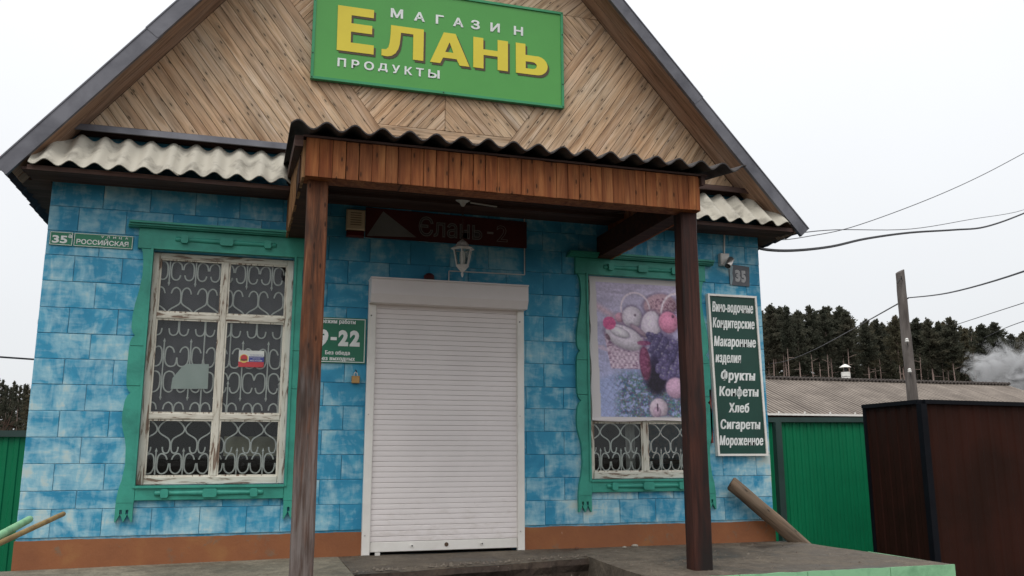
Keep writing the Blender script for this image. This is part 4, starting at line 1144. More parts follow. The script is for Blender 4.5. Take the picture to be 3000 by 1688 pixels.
def padlock():
    t = thing('padlock', (-.085,-.03,1.38), 'yellow brass padlock hanging on the wall below the opening hours plate', 'padlock')
    MB().bbox((-.117,-.048,1.380),(-.050,-.020,1.442),.004).build('body', m_brass, t)
    MB().tube(smooth_path([(-.098,-.034,1.4425),(-.096,-.034,1.462),(-.084,-.034,1.474),(-.072,-.034,1.462),(-.070,-.034,1.4425)],4), .0045, 6).build('shackle', m_steel, t)
    MB().tube(smooth_path([(-.084,-.008,1.495),(-.084,-.034,1.490),(-.080,-.040,1.480),(-.078,-.030,1.470)],4), .004, 6).build('hook', m_black, t)
padlock()
def lantern():
    c = Vector((.721,-.50,0))
    t = thing('hanging_lantern', (c.x,c.y,2.25), 'white six sided lantern hanging from the canopy ceiling', 'lantern')
    MB().lathe([(.010,2.862),(.018,2.872),(.030,2.895),(.062,2.915),(.064,2.925)], (c.x,c.y,0), 'Z', 16).build('ceiling_rose', m_lamp, t, smooth=True)
    mb = MB()
    for k in range(9):
        z = 2.862-.034*k; a = k*math.pi/2
        pts = [(c.x+math.cos(a)*.009*math.cos(q),c.y+math.sin(a)*.009*math.cos(q),z-.018+.024*math.sin(q)) for q in [i*math.pi/4 for i in range(9)]]
        mb.tube(pts, .0025, 4, False)
    mb.build('chain', m_brownboard, t)
    MB().lathe([(.100,2.487),(.104,2.492),(.060,2.515),(.045,2.545),(.018,2.565),(.004,2.578)], (c.x,c.y,0), 'Z', 6).build('lamp_cap', m_lamp, t)
    mb = MB()
    for k in range(6):
        a = k*math.pi/3+.2
        mb.tube([(c.x+.083*math.cos(a),c.y+.083*math.sin(a),2.489),(c.x+.052*math.cos(a),c.y+.052*math.sin(a),2.345)], .0065, 4)
    for r,z in ((.083,2.484),(.053,2.347)):
        mb.tube([(c.x+r*math.cos(k*math.pi/3+.2),c.y+r*math.sin(k*math.pi/3+.2),z) for k in range(7)], .006, 4, False)
    mb.build('cage', m_lamp, t)
    mb = MB(); mb.lathe([(.048,2.350),(.078,2.482)], (c.x,c.y,0), 'Z', 6); mb.build('glass', m_glass, t)
    MB().lathe([(.016,2.36),(.024,2.38),(.024,2.45),(.014,2.47)], (c.x,c.y,0), 'Z', 10).build('bulb', m_plastic, t)
    MB().lathe([(.002,2.246),(.010,2.262),(.012,2.280),(.006,2.292),(.030,2.310),(.056,2.343)], (c.x,c.y,0), 'Z', 6).build('finial', m_lamp, t)
lantern()
def conduit():
    mb = MB(); y = -.019
    for a,b in (((.712,y,2.277),(.712,y,2.399)),((.712,y,2.400),(1.421,y,2.406)),((1.421,y,2.407),(1.421,y,2.985))): mb.tube([a,b], .006, 4)
    mb.tube([(1.421,y,2.985),(1.40,-.20,2.952),(1.20,-.32,2.93),(.79,-.49,2.905)], .007, 4)
    o = mb.build('wall_conduit', m_plastic); tag(o, 'thin white cable duct running from the lantern down to the shutter box', 'conduit')
conduit()
def seccam():
    t = thing('security_camera', (3.48,-.05,2.55), 'silver bullet security camera on a white junction box near the right corner', 'camera')
    MB().bbox((3.432,-.068,2.615),(3.530,-.014,2.735),.008).build('junction_box', m_plastic, t)
    d = Vector((-.50,-.30,-.62)).normalized(); p = Vector((3.515,-.115,2.665))
    MB().tube([(3.49,-.068,2.66),(3.50,-.10,2.65),tuple(p)], .010, 6).build('arm', m_plastic, t)
    MB().tube([p-d*.015,p+d*.002,p+d*.105,p+d*.110], [.022,.034,.034,.032], 16).build('barrel', m_steel, t, smooth=True)
    MB().tube([p+d*.1105,p+d*.113], .028, 16).build('lens', m_lens, t)
    MB().tube([(3.500,-.020,2.736),(3.505,-.020,2.84),(3.512,-.020,2.934)], .0085, 4).build('conduit', m_plastic, t)
seccam()
# bracket on the left side wall
o = MB().box((XL-.19,.85,1.905),(XL-.001,.93,1.945)).build('wall_bracket', m_plastic); tag(o, 'short white bracket sticking out of the left side wall', 'bracket')

# ================================================================== PORCH PLATFORM
def platform():
    t = thing('porch_platform', (1.0,-1.0,-.75), 'dark concrete porch platform with a mint green painted front and a broken step opening', 'porch')
    zt = -.020; zb = -.74
    def top(x, y): return zt+.004*noise.noise(Vector((x*2.3,y*2.3,0)))
    # right slab, gridded top so that the surface is uneven
    def slab(poly, mat, zfun, name, n=18):
        xs = [p[0] for p in poly]; ys = [p[1] for p in poly]; mb = MB()
        x0,x1,y0,y1 = min(xs),max(xs),min(ys),max(ys); st = .12
        i = x0
        while i < x1-1e-6:
            j = y0
            while j < y1-1e-6:
                q = poly
                for (a,b,c_) in ((-1,0,-i),(1,0,min(i+st,x1)),(0,-1,-j),(0,1,min(j+st,y1))):
                    q = clip(q,a,b,c_)
                    if len(q) < 3: break
                if len(q) >= 3: mb.add([(p[0],p[1],zfun(*p)) for p in q], [tuple(range(len(q)))])
                j += st
            i += st
        # sides
        pts = []
        for a,b in zip(poly, poly[1:]+poly[:1]):
            d = math.hypot(b[0]-a[0],b[1]-a[1]); k = max(1,int(d/.1))
            for s in range(k): pts.append((a[0]+(b[0]-a[0])*s/k, a[1]+(b[1]-a[1])*s/k))
        m_ = len(pts); vs = [(p[0],p[1],zfun(*p)) for p in pts]+[(p[0],p[1],zb) for p in pts]
        mb.add(vs, [((i+1)%m_,i,i+m_,(i+1)%m_+m_) for i in range(m_)])
        return mb.build(name, mat, t)
    rough = lambda pts, amp, seed: [(p[0]+amp*noise.noise(Vector((p[0]*9,p[1]*9,seed))), p[1]+amp*noise.noise(Vector((p[0]*9+50,p[1]*9,seed)))) for p in pts]
    edgeb = [(-.18+(1.93)*i/26, -1.09+.44*i/26) for i in range(27)]
    edgeb = rough(edgeb, .035, 3); edgeb[0] = (-.18,-1.09); edgeb[-1] = (1.75,-.65)
    right = [(1.75,-.65),(1.725,-1.0),(1.70,-1.40),(1.69,-1.82),(1.70,-1.975),(4.135,-1.935),(4.10,-.9),(4.055,-.021),(1.75,-.021)]
    slab(right, m_conc, top, 'right_slab')
    # middle slab behind the opening: not convex, build as columns
    mb = MB()
    for a,b in zip(edgeb, edgeb[1:]):
        A,B = (a[0],-.021),(b[0],-.021); k = 6
        for s in range(k):
            q = [(a[0]+(A[0]-a[0])*s/k,a[1]+(A[1]-a[1])*s/k),(b[0]+(B[0]-b[0])*s/k,b[1]+(B[1]-b[1])*s/k),(b[0]+(B[0]-b[0])*(s+1)/k,b[1]+(B[1]-b[1])*(s+1)/k),(a[0]+(A[0]-a[0])*(s+1)/k,a[1]+(A[1]-a[1])*(s+1)/k)]
            mb.add([(p[0],p[1],top(*p)-(.012 if (s == 0 and i_ < 2) else 0)) for i_,p in enumerate(q)], [(0,1,2,3)])
    mb.build('door_slab', m_conc, t)
    mb = MB()
    for a,b in zip(edgeb, edgeb[1:]):
        zz = [top(*a)-.013, -.075, -.13, -.40, zb]; yo = [0,.02,-.01,.0,.0]; n_ = len(zz)
        pa = [(a[0],a[1]-yo[i]+.03*noise.noise(Vector((a[0]*12,zz[i]*20,2)))*(i in (1,2)),zz[i]) for i in range(n_)]
        pb = [(b[0],b[1]-yo[i]+.03*noise.noise(Vector((b[0]*12,zz[i]*20,2)))*(i in (1,2)),zz[i] if i else top(*b)-.013) for i in range(n_)]
        for i in range(n_-1): mb.add([pa[i],pb[i],pb[i+1],pa[i+1]], [(3,2,1,0)])
    mb.build('broken_edge', m_rubble, t)
    # pale apron on the left
    zL = lambda x,y: -.0215-.022*max(0,min(1,(-x-.6)/1.9))-.010*max(0,-y)*min(1,max(0,(-x-.2)*2))+.004*min(1,max(0,(-x-.2)*3))*noise.noise(Vector((x*2,y*2,7)))
    slab([(-.19,-2.02),(-.1802,-1.1),(-.1802,-.021),(-2.9,-.021),(-2.9,-2.02)][::-1], m_concL, zL, 'left_apron')
    # steps inside the opening
    MB().box((-.175,-1.95,-.74),(1.685,-.96,-.235)).build('step', m_rubble, t)
    MB().box((-.175,-2.30,-.74),(1.685,-1.952,-.50)).build('step', m_rubble, t)
    # painted front boards of the slab edge
    x = 1.70; k = 0
    for wd in (.62,.54,.70,.585):
        x2 = min(x+wd,4.150); f0 = -1.992+.04*(x-1.7)/2.43; f1 = -1.992+.04*(x2-1.7)/2.43
        mb = MB(); n_ = 12; vs = []
        for i in range(n_+1):
            xx = x+.003+(x2-x-.006)*i/n_; yy = f0+(f1-f0)*i/n_; tz = zt+.003+.006*noise.noise(Vector((xx*7,1,0)))
            vs += [(xx,yy,tz),(xx,yy,-.74),(xx,yy+.018,tz-.001),(xx,yy+.018,-.74)]
        fs = []
        for i in range(n_):
            a = i*4; b = a+4; fs += [(a,a+1,b+1,b),(a,b,b+2,a+2),(a+2,b+2,b+3,a+3)]
        fs += [(0,2,3,1),(n_*4,n_*4+1,n_*4+3,n_*4+2)]
        mb.add(vs, fs); mb.build('front_panel', m_mint, t); x = x2
    MB().box((4.137,-1.94,-.74),(4.152,-1.0,zt-.002)).build('side_panel', m_mint, t)
platform()
def crumbs():
    r = random.Random(12); mb = MB()
    for i in range(260):
        if i < 160: t = r.random(); x = -.18+1.93*t; y = -1.09+.44*t+abs(r.gauss(0,.07))+.02; s = abs(r.gauss(0,.006))+.003
        else: x = r.uniform(1.8,4.0); y = r.uniform(-1.9,-.1); s = abs(r.gauss(0,.004))+.0025
        if y > -.05: continue
        z = -.019; a = r.uniform(0,6.28); vs = []
        for k in range(4): vs.append((x+s*1.4*math.cos(a+k*1.57)*r.uniform(.6,1.3), y+s*1.4*math.sin(a+k*1.57)*r.uniform(.6,1.3), z-.002))
        vs.append((x+r.gauss(0,s*.3), y+r.gauss(0,s*.3), z+s*1.1)); mb.add(vs, [(0,1,4),(1,2,4),(2,3,4),(3,0,4)])
    o = mb.build('concrete_crumbs', plain('crumb_concrete', (.20,.17,.135), (.09,.07,.055), .9, 25)); tag(o, 'loose concrete crumbs and chips scattered over the porch platform', 'rubble', None, 'stuff')
crumbs()
# pebbles along the plinth
rr = random.Random(4)
for i,(x,y,s,lab) in enumerate(((1.86,-.10,.016,'brown pebble nearest the shutter on the platform by the plinth'),(2.30,-.12,.014,'small pale pebble against the plinth below the fruit poster window'),(2.42,-.07,.022,'larger pale stone chip against the plinth below the fruit poster window'))):
    mb = MB(); mb.lathe([(s*.3,0),(s,s*.35),(s*.8,s*.9),(s*.2,s*1.1)], (0,0,0), 'Z', 7)
    vs = [(v[0]*(1+.3*rr.random())*1.3,v[1]*(1+.3*rr.random()),v[2]) for v in mb.v]; mb.v = vs
    o = mb.build('pebble', plain('pebble_stone', (.4,.36,.3) if i else (.16,.07,.04), None, .9, 30), world=Matrix.Translation((x,y,-.021))); tag(o, lab, 'pebble', 'pebbles by the plinth')

# log leaning beside the right corner
def log():
    a = Vector((3.395,-.115,.520)); b = Vector((4.93,-.175,-.72)); d = (b-a); Lg = d.length
    zax = d.normalized(); side = Vector((0,1,0)); yv = zax.cross(side).normalized(); xv = yv.cross(zax)
    n, m_ = 26, 14; vs = []
    for i in range(n+1):
        t = i/n
        for k in range(m_):
            an = 2*math.pi*k/m_; r = .066+.004*t+.006*noise.noise(Vector((math.cos(an)*1.5,math.sin(an)*1.5,t*7)))
            cut = 0
            if i == 0: cut = .035*math.cos(an)
            vs.append((t*Lg+cut, r*math.cos(an), r*math.sin(an)+.008*math.sin(t*5)))
    fs = [(i*m_+k,i*m_+(k+1)%m_,(i+1)*m_+(k+1)%m_,(i+1)*m_+k) for i in range(n) for k in range(m_)]+[tuple(range(m_-1,-1,-1)), tuple(n*m_+k for k in range(m_))]
    mb = MB(); mb.add(vs, fs)
    rot = Matrix((zax, side, zax.cross(side))).transposed().to_4x4()
    endm = plain('log_end_grain', (.16,.115,.08), (.07,.05,.035), .95, 30)
    t = thing('leaning_log', tuple(b), 'weathered grey log leaning past the brown plinth at the right corner', 'log')
    mb.build('trunk', m_log, t, smooth=True, world=Matrix.Translation(a)@rot)
    MB().lathe([(.058,-.002),(.060,.004)], (0,0,0), 'X', 14).build('cut_end', endm, t, world=Matrix.Translation(a-zax*.0075)@rot@Matrix.Rotation(R(-28),4,'Z'))
log()
# handrail poles at the lower left
def rail():
    t = thing('handrail', (-2.20,-2.9,-.75), 'two crossing handrail poles, one mint green and one yellowish, at the lower left', 'handrail')
    MB().tube([(-2.145,-1.47,.412),(-2.120,-2.21,.380),(-2.095,-3.0,.345)], .021, 10).build('green_pole', m_mint, t, smooth=True)
    MB().tube([(-1.995,-1.30,.430),(-2.090,-2.32,.352),(-2.15,-3.0,.300)], .015, 10).build('yellow_pole', plain('yellow_brown_pole', (.36,.25,.10), (.22,.14,.06), .6, 9), t, smooth=True)
    MB().tube([(-2.12,-2.95,-.76),(-2.12,-2.95,.36)], .024, 8).build('post', m_mint, t)
    MB().lathe([(.010,0),(.016,.002)], (-2.145,-1.468,.412), 'Y', 8).build('end_plug', m_black, t)
rail()

# ================================================================== FENCES AND SHED BEHIND
def ribbed(name, A, B, z0, z1, rib, dep, mat, parent, sheet=1.15):
    """profiled metal sheets between ground points A and B, each sheet a part"""
    A, B = Vector(A), Vector(B); d = (B-A); Lg = d.length; d.normalize(); nrm = Vector((d.y,-d.x,0))
    s = 0; k = 0
    while s < Lg-.02:
        e = min(Lg, s+sheet); mb = MB(); xs = []
        x = s
        while x < e-1e-4:
            for fx,h in ((0,0),(.42,0),(.52,dep),(.88,dep),(.98,0)):
                if x+fx*rib < e: xs.append((x+fx*rib,h))
            x += rib
        xs.append((e,0)); vs = []
        for q,h in xs:
            p = A+d*q+nrm*(h+.001*(k%2)); vs += [(p.x,p.y,z0),(p.x,p.y,z1),(p.x-nrm.x*.0015,p.y-nrm.y*.0015,z0),(p.x-nrm.x*.0015,p.y-nrm.y*.0015,z1)]
        fs = []
        for i in range(len(xs)-1): a = i*4; fs += [(a,a+4,a+5,a+1),(a+6,a+2,a+3,a+7),(a+1,a+5,a+7,a+3)]
        mb.add(vs, fs); mb.build('sheet', mat, parent); s = e; k += 1
def bar(A, B, h, w_, mat, parent, name):
    A, B = Vector(A), Vector(B); d = (B-A).normalized(); n_ = Vector((d.y,-d.x,0))*w_/2 if abs(d.z) < .9 else Vector((w_/2,0,0))
    u_ = Vector((0,0,h/2)) if abs(d.z) < .9 else Vector((0,h/2,0)); mb = MB()
    vs = [A-n_-u_,A+n_-u_,A+n_+u_,A-n_+u_,B-n_-u_,B+n_-u_,B+n_+u_,B-n_+u_]
    mb.add(vs, [(0,1,2,3),(7,6,5,4),(0,4,5,1),(1,5,6,2),(2,6,7,3),(3,7,4,0)]); return mb.build(name, mat, parent)
t = thing('green_fence', (7.0,3.9,-.75), 'bright green ribbed metal fence right of the shop', 'fence')
ribbed('s', (4.0,4.52,0), (9.6,3.28,0), -.72, 1.30, .112, .012, m_fence, t)
bar((4.0,4.49,1.295), (9.6,3.25,1.295), .07, .07, m_fencetrim, t, 'top_rail'); bar((6.585,3.90,-.74), (6.585,3.90,1.258), .10, .10, m_fencetrim, t, 'post')
t = thing('left_fence', (-3.4,3.2,-.75), 'green metal fence with grey green post left of the shop', 'fence')
ribbed('s', (-7.6,3.55,0), (-2.95,3.55,0), -.72, 1.02, .112, .012, m_fence, t)
bar((-7.6,3.53,1.03), (-2.9,3.53,1.03), .07, .06, m_fencetrim, t, 'top_rail'); bar((-2.86,2.95,-.74), (-2.86,2.95,.93), .12, .12, m_fencetrim, t, 'post')
t = thing('brown_fence', (6.85,1.27,-.75), 'dark brown profiled metal fence forming a corner at the right edge', 'fence')
ribbed('s', (6.83,1.30,0), (6.90,2.30,0), -.74, 1.40, .21, .010, m_brownmetal, t, 1.4)
ribbed('s', (6.86,1.25,0), (11.5,1.66,0), -.74, 1.40, .24, .008, m_brownmetal, t)
bar((6.83,1.24,1.41), (6.905,2.35,1.41), .05, .07, m_browntrim, t, 'top_rail'); bar((6.87,1.235,1.41), (11.5,1.64,1.41), .05, .071, m_browntrim, t, 'top_rail')
bar((6.84,1.235,-.75), (6.84,1.235,1.384), .08, .085, m_browntrim, t, 'corner_post'); bar((6.90,2.33,-.75), (6.90,2.33,1.384), .04, .04, m_browntrim, t, 'end_post')

def shed():
    t = thing('shed', (20,17,-.75), 'low shed with brown grey corrugated roof behind the green fence', 'shed')
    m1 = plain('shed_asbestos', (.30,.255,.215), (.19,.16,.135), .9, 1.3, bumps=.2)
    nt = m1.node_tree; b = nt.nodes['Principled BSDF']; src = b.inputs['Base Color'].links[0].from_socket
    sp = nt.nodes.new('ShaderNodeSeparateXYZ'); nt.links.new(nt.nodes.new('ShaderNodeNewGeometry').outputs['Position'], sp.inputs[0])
    cs = math_(nt, 'COSINE', math_(nt, 'MULTIPLY', sp.outputs[0], 2*math.pi/.16))      # valleys painted darker, standing in for shade between the ribs
    valley_shade = math_(nt, 'ADD', math_(nt, 'MULTIPLY', cs, -.5), math_(nt, 'MULTIPLY', noise_(nt, coords(nt,'Position',(1,.4,1)), 2.5, 4), .5))
    nt.links.new(mixc(nt, ramp(nt, valley_shade, [(.05,(0,0,0)),(.45,(.95,.95,.95))]), src, (.060,.048,.040)), b.inputs['Base Color'])
    zr_, ze, yr, ye = 3.43, 1.98, 19.2, 15.3
    x = 10.0; k = 0
    while x < 27.0:
        x2 = min(x+1.12, 27.15)
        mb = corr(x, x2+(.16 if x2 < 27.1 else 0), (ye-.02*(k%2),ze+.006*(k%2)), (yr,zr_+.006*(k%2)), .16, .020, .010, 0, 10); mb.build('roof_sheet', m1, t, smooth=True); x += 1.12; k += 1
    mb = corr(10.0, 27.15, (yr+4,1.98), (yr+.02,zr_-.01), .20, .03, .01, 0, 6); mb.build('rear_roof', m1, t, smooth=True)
    mb = MB()
    for i in range(107):
        mb.lathe([(.055,-.22),(.06,.22)], (10.08+.16*i,yr,zr_+.030), 'Y', 8)
    o = mb.build('ridge_cap', plain('ridge_dark', (.10,.085,.075), (.06,.05,.045), .9, 5), t, smooth=True)
    MB().box((10.2,ye+.35,-.75),(26.8,ye+.55,2.03)).build('front_wall', m_brownboard, t); MB().box((26.6,ye+.56,-.75),(26.8,yr+3.6,2.03)).build('side_wall', m_brownboard, t)
    mb = MB(); vs = [(26.62,ye+.5,2.04),(26.62,yr,3.36),(26.62,yr+3.6,2.04),(26.78,ye+.5,2.04),(26.78,yr,3.36),(26.78,yr+3.6,2.04)]
    mb.add(vs, [(0,1,2),(5,4,3),(0,3,4,1),(1,4,5,2),(2,5,3,0)]); mb.build('gable_wall', m_brownboard, t)
    MB().box((10,ye-.08,ze-.035),(27.1,ye-.04,ze+.022)).build('gutter', m_rail, t)
    for i in range(18): MB().box((10.6+.9*i,ye-.085,ze+.0225),(10.64+.9*i,ye-.05,ze+.085)).build('gutter_hook', m_rail, t)
    # chimney pipe behind the ridge
    MB().lathe([(.16,3.30),(.16,3.78)], (20.05,19.55,0), 'Z', 12).build('chimney_pipe', m_rail, t); MB().lathe([(.166,3.60),(.166,3.63)], (20.05,19.55,0), 'Z', 12).build('pipe_band', m_steel, t)
    MB().lathe([(.06,3.781),(.06,3.95)], (20.05,19.55,0), 'Z', 6).build('pipe_neck', m_black, t); MB().lathe([(.22,3.951),(.10,4.04),(.01,4.08)], (20.05,19.55,0), 'Z', 12).build('pipe_cap', m_rail, t)
shed()

# ---- utility pole and wires
def upole():
    t = thing('utility_pole', (12.25,7.48,-.75), 'bare grey wooden pole behind the brown fence', 'pole')
    n = 26; vs = []; m_ = 12
    for i in range(n+1):
        s = i/n; z = -.75+5.38*s; x = 12.24+.0*s; r = .128-.036*s
        for k in range(m_):
            a = 2*math.pi*k/m_; rr_ = r*(1+.10*noise.noise(Vector((math.cos(a)*2,math.sin(a)*2,z*2.3)))+.05*noise.noise(Vector((z*6,a,3))))
            vs.append((x+rr_*math.cos(a)+.02*math.sin(z*1.1),7.48+rr_*math.sin(a),z+(.05*math.cos(a) if i == n else 0)))
    mb = MB(); mb.add(vs, [(i*m_+k,i*m_+(k+1)%m_,(i+1)*m_+(k+1)%m_,(i+1)*m_+k) for i in range(n) for k in range(m_)]+[tuple(n*m_+k for k in range(m_))])
    mb.build('shaft', m_pole, t, smooth=True)
    for z,s in ((4.44,1),(3.05,1),(2.42,1)):
        x = 12.165; MB().tube([(x+.02,7.38,z-.02),(x-.05,7.33,z-.02),(x-.055,7.33,z+.05)], .009, 5).build('hook', m_black, t)
        if z < 4: MB().lathe([(.030,z+.03),(.042,z+.05),(.030,z+.075),(.038,z+.09),(.015,z+.12)], (x-.055,7.33,0), 'Z', 10).build('insulator', m_plastic, t, smooth=True)
    MB().tube(smooth_path([(12.00,7.33,4.33),(12.06,7.32,4.42),(12.12,7.33,4.45)],3), .012, 5).build('cable_stub', m_black, t)
upole()
def bpray(x, y, dep):     # point at a heading depth for a direction measured on the photo (setup only)
    dr = F+R2*((x*1.16505-1500)/2518.58)+U2*((844-y*1.16505)/2518.58); h = Vector((F.x,F.y,0)).normalized(); return CAM+dr*(dep/dr.dot(h))
def wire(pts, r, label, mat=None, n=6, name='overhead_wire'):
    o = MB().tube(smooth_path(pts, n), r, 5).build(name, mat or m_wiregrey, smooth=True); tag(o, label, 'wire' if name != 'overhead_cable' else 'cable')
wire([(3.905,.02,2.93),(4.115,.3,2.915),(4.853,.8,3.055),(6.005,1.6,3.369),(7.222,2.4,3.756),(8.888,3.4,4.217),(10.838,4.5,4.688),(12.5,5.4,5.105),(14.709,6.5,5.85),(17.5,7.9,6.9)], .017, 'thick black cable drooping from the right eave corner', m_wire, name='overhead_cable')
wire([(4.00,.02,3.02),(4.416,.3,3.085),(6.083,1.6,3.593),(8.895,3.4,4.275),(11.725,5.,5.081),(14.718,6.5,5.93),(17.5,7.9,7.0)], .006, 'thin wire running just above the thick black cable')
wire([(3.99,.05,3.00),(4.363,.3,3.024),(5.251,1.,3.301),(5.843,1.,3.452),(6.806,1.,3.814),(7.708,1.,4.205),(8.643,1.,4.673),(10.5,1.,5.65)], .005, 'thin wire climbing steeply from the eave to the upper right edge')
_a, _b = bpray(1935,915,74), Vector((12.36,7.45,4.06))
wire([_a, _a.lerp(_b,.33)-Vector((0,0,.30)), _a.lerp(_b,.66)-Vector((0,0,.30)), _b], .016, 'wire running left from the bare pole down towards the trees')
wire([(12.36,7.45,4.06),(10.0,3.9,3.40),(7.8,.45,2.92),(6.2,-2.2,2.7)], .012, 'wire running from the bare pole to the right edge')
wire([bpray(2400,818,60),bpray(2480,792,50),bpray(2620,747,40)], .022, 'faint far wire above the treetops, upper of the two')
wire([bpray(2470,852,60),bpray(2540,820,50),bpray(2640,787,40)], .022, 'faint far wire above the treetops, lower of the two')
wire([(-6.5,2.2,2.02),(-3.76,3.92,1.92),(XL-.002,4.7,1.99)], .011, 'black wire reaching the left side wall of the shop', m_wire)

# ================================================================== TREES
def crown_mesh(seed, H, Rr, base, nb=70, twig=False):
    r = random.Random(seed); mb = MB()
    dens = 1.0
    def leaf(p, s, d):
        a = Vector((r.gauss(0,1),r.gauss(0,1),r.gauss(0,1))).normalized(); b = a.cross(d).normalized() if a.cross(d).length > 1e-3 else a.orthogonal()
        u_ = (d*.8+a*.5).normalized()*s; v_ = b*s*.30
        mb.add([p-u_*.5-v_*.4, p-u_*.1+v_, p+u_*.6, p+u_*.05-v_], [(0,1,2,3)])
    for i in range(nb):
        t = (i+r.random())/nb; z = base+(H-base)*t**.85
        env = Rr*((1-t)**.85)*(.35+.65*min(1,(t+.03)*3.5))*r.uniform(.25,1.35)+.08
        a = r.uniform(0,2*math.pi); up = .25+1.3*t
        d = Vector((math.cos(a),math.sin(a),up)).normalized()
        n_ = int(7+11*env)
        for j in range(n_):
            s = (j+.6)/n_
            p = Vector((math.cos(a)*env*s,math.sin(a)*env*s,z+env*s*up*.55-.12*s*s*(1-t)))
            for q in range(5):
                off = Vector((r.gauss(0,.10),r.gauss(0,.10),r.gauss(0,.07)))*(.7+.5*(1-t))
                leaf(p+off, r.uniform(.11,.22), (d+off*4).normalized())
    for j in range(36): leaf(Vector((r.gauss(0,.07),r.gauss(0,.07),H-.7+.9*r.random())), r.uniform(.14,.26), Vector((0,0,1)))
    return mb
def make_tree_kind(seed, H, Rr, base):
    cm_ = crown_mesh(seed, H, Rr, base).mesh('crown'); cm_.materials.append(m_needle)
    r = random.Random(seed+50); mb = MB(); pts = []
    for i in range(9): s = i/8; pts.append((.12*math.sin(s*4+seed)*s, .1*math.cos(s*3+seed)*s, -.8+(H+.4)*s))
    mb.tube(pts, [.09*(1-.80*i/8) for i in range(9)], 6)
    for k in range(9):      # dead branch stubs
        z = base*(.45+.06*k); a = r.uniform(0,6.28); mb.tube([(0,0,z),(math.cos(a)*r.uniform(.4,1.0),math.sin(a)*r.uniform(.4,1.),z+r.uniform(-.1,.25))], [.025,.008], 3)
    tm = mb.mesh('trunk', True); tm.materials.append(m_bark); return tm, cm_
kinds = [make_tree_kind(s, 14, Rr, b) for s,Rr,b in ((1,1.25,10.3),(2,1.5,9.8),(3,1.1,10.9),(4,1.4,10.2),(5,1.2,10.6),(6,1.5,9.6),(7,1.5,6.4),(8,1.7,5.8),(9,1.35,7.0),(10,1.6,5.4))]
def pine(x, y, zg, h, kind, label, group):
    s = h/14.0
    root = link('pine_tree', None, world=Matrix.Translation((x,y,zg))@Matrix.Rotation(random.uniform(0,6.28),4,'Z')@Matrix.Diagonal((s*random.uniform(.85,1.2),)*2+(s,1)))
    tag(root, label, 'tree', group)
    for nm_,me in zip(('trunk','crown'), kinds[kind]):
        c = bpy.data.objects.new(nm_, me); col.objects.link(c); c.parent = root
random.seed(21)
TOP = [(1890,762),(1960,772),(2010,780),(2060,778),(2115,768),(2170,812),(2230,806),(2290,800),(2340,812),(2400,800),(2450,818),(2500,822),(2560,838),(2640,850)]
def topy(x): return float(np.interp(x, [a for a,_ in TOP], [b for _,b in TOP]))
rows = [(60,15,-3,9,'front'),(65,20,-2,10,'front'),(72,26,8,14,'middle'),(79,32,12,13,'rear'),(87,38,16,13,'rear'),(95,40,20,12,'rear')]
for dep,n_,dz,jit,lab in rows:
    for i in range(n_):
        ix = 1860+(2790-1860)*(i+random.random()*.9)/n_; d_ = dep+random.uniform(-3,3)
        tp = bpray(ix, topy(ix)+dz+abs(random.gauss(0,jit))-4, d_); zg = -.8
        side = 'left of the chimney pipe' if ix < 2130 else ('between chimney pipe and pole' if ix < 2270 else 'right of the bare pole')
        if lab == 'front': L_ = 'tall front pine with pale trunk '+side
        elif lab == 'middle': L_ = 'dark pine of the middle rows '+side
        else: L_ = 'dark pine deep in the wood '+side
        pine(tp.x, tp.y, zg, tp.z-zg, random.randrange(6) if lab == 'front' or (lab == 'middle' and i % 2) else random.randrange(6,10), L_, lab+' pines '+side)
for i in range(46):
    ix = -190+320*(i+random.random())/46; d_ = random.uniform(46,72)
    tp = bpray(ix, 950+random.uniform(-5,22)+max(0,ix)*.32, d_); zg = -.8
    pine(tp.x, tp.y, zg, tp.z-zg, random.randrange(6,10), 'dark pine beyond the green fence left of the shop', 'pines left of the shop')
def shrub():
    r = random.Random(3); t = thing('bare_shrub', (-9.6,26,-.75), 'leafless reddish shrub above the left fence', 'shrub')
    mb = MB()
    for k in range(70):
        a = r.uniform(0,6.28); sp = r.uniform(.2,1.3); h = r.uniform(1.8,3.1)
        pts = [(0,0,0)]+[(math.cos(a)*sp*s+r.gauss(0,.05),math.sin(a)*sp*s+r.gauss(0,.05),h*s) for s in (.3,.6,.85,1)]
        mb.tube(pts, [.02,.014,.010,.007,.004], 3)
        for j in range(4):
            p = Vector(pts[r.choice((2,3))]); mb.tube([p, p+Vector((r.gauss(0,.3),r.gauss(0,.3),r.uniform(.2,.6)))], [.007,.003], 3)
    mb.build('twigs', m_twig, t, world=Matrix.Translation((-9.6,26,-.75)))
shrub()
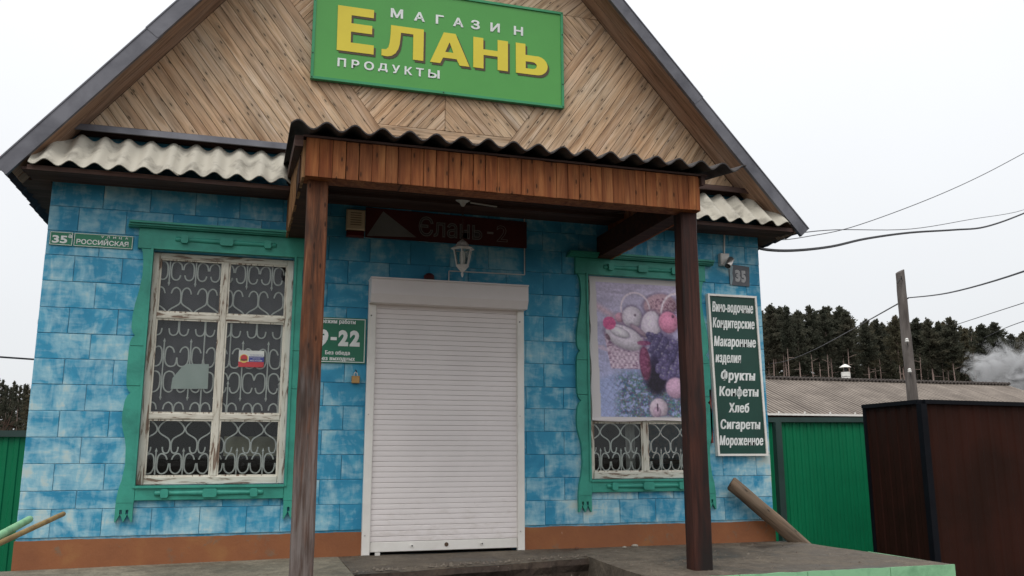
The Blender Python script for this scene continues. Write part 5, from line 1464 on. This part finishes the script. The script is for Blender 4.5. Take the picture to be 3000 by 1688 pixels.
def brush():
    r = random.Random(9); mb = MB()
    for i in range(5200):
        dep = r.uniform(50,98); ix = r.uniform(1850,2800)
        if i < 900: ix = r.uniform(-200,110); dep = r.uniform(46,66)
        P = bpray(ix, 1145, dep); z = -.8+abs(r.gauss(0,1.0)); s = r.uniform(.4,1.0)
        a = Vector((r.gauss(0,1),r.gauss(0,1),.8)).normalized()*s; b = Vector((r.gauss(0,1),r.gauss(0,1),.2)).normalized()*s*.35
        p = Vector((P.x,P.y,z)); mb.add([p,p+b,p+a,p+a*.5-b], [(0,1,2,3)])
    o = mb.build('undergrowth', plain('brown_undergrowth', (.075,.05,.038), (.035,.026,.02), .95, .6)); tag(o, 'brown undergrowth below the pines', 'undergrowth', None, 'stuff')
brush()

# ---- smoke drifting at the right edge
def smoke():
    c = bpray(2545,930,47); mb = MB(); n = 10; vs = []
    r0 = Vector((3.4,2.6,2.4))
    for i in range(n+1):
        for k in range(16):
            th = math.pi*i/n; ph = 2*math.pi*k/16; vs.append((r0.x*math.sin(th)*math.cos(ph),r0.y*math.sin(th)*math.sin(ph),r0.z*math.cos(th)))
    mb.add(vs, [(i*16+k,(i+1)*16+k,(i+1)*16+(k+1)%16,i*16+(k+1)%16) for i in range(n) for k in range(16)])
    m = bpy.data.materials.new('smoke'); m.use_nodes = True; nt = m.node_tree; nt.nodes.remove(nt.nodes['Principled BSDF'])
    v = N(nt, 'ShaderNodeVolumePrincipled'); v.inputs['Color'].default_value = (.995,.995,.998,1)
    oc = coords(nt, 'Object', (1/r0.x,1/r0.y,1/r0.z))
    ln = nt.nodes.new('ShaderNodeVectorMath'); ln.operation = 'LENGTH'; nt.links.new(oc, ln.inputs[0])
    nz = noise_(nt, coords(nt, 'Object', (1,1,1)), .85, 5, .62, .8)
    sx = nt.nodes.new('ShaderNodeSeparateXYZ'); nt.links.new(oc, sx.inputs[0])
    bias = math_(nt, 'ADD', math_(nt, 'MULTIPLY', sx.outputs[0], .10), math_(nt, 'MULTIPLY', sx.outputs[2], -.10))
    f = math_(nt, 'SUBTRACT', math_(nt, 'ADD', nz, bias), math_(nt, 'MULTIPLY', ln.outputs['Value'], .32))
    f = math_(nt, 'MULTIPLY', math_(nt, 'SUBTRACT', f, .29, True), 24., False)
    nt.links.new(f, v.inputs['Density']); nt.links.new(v.outputs[0], nt.nodes['Material Output'].inputs['Volume'])
    o = mb.build('smoke', m, world=Matrix.Translation(c)); tag(o, 'drifting white chimney smoke in front of the pines at the right edge', 'smoke', None, 'stuff')
smoke()
sc.cycles.volume_step_rate = 2
sc.cycles.max_bounces = 8; sc.cycles.transparent_max_bounces = 12
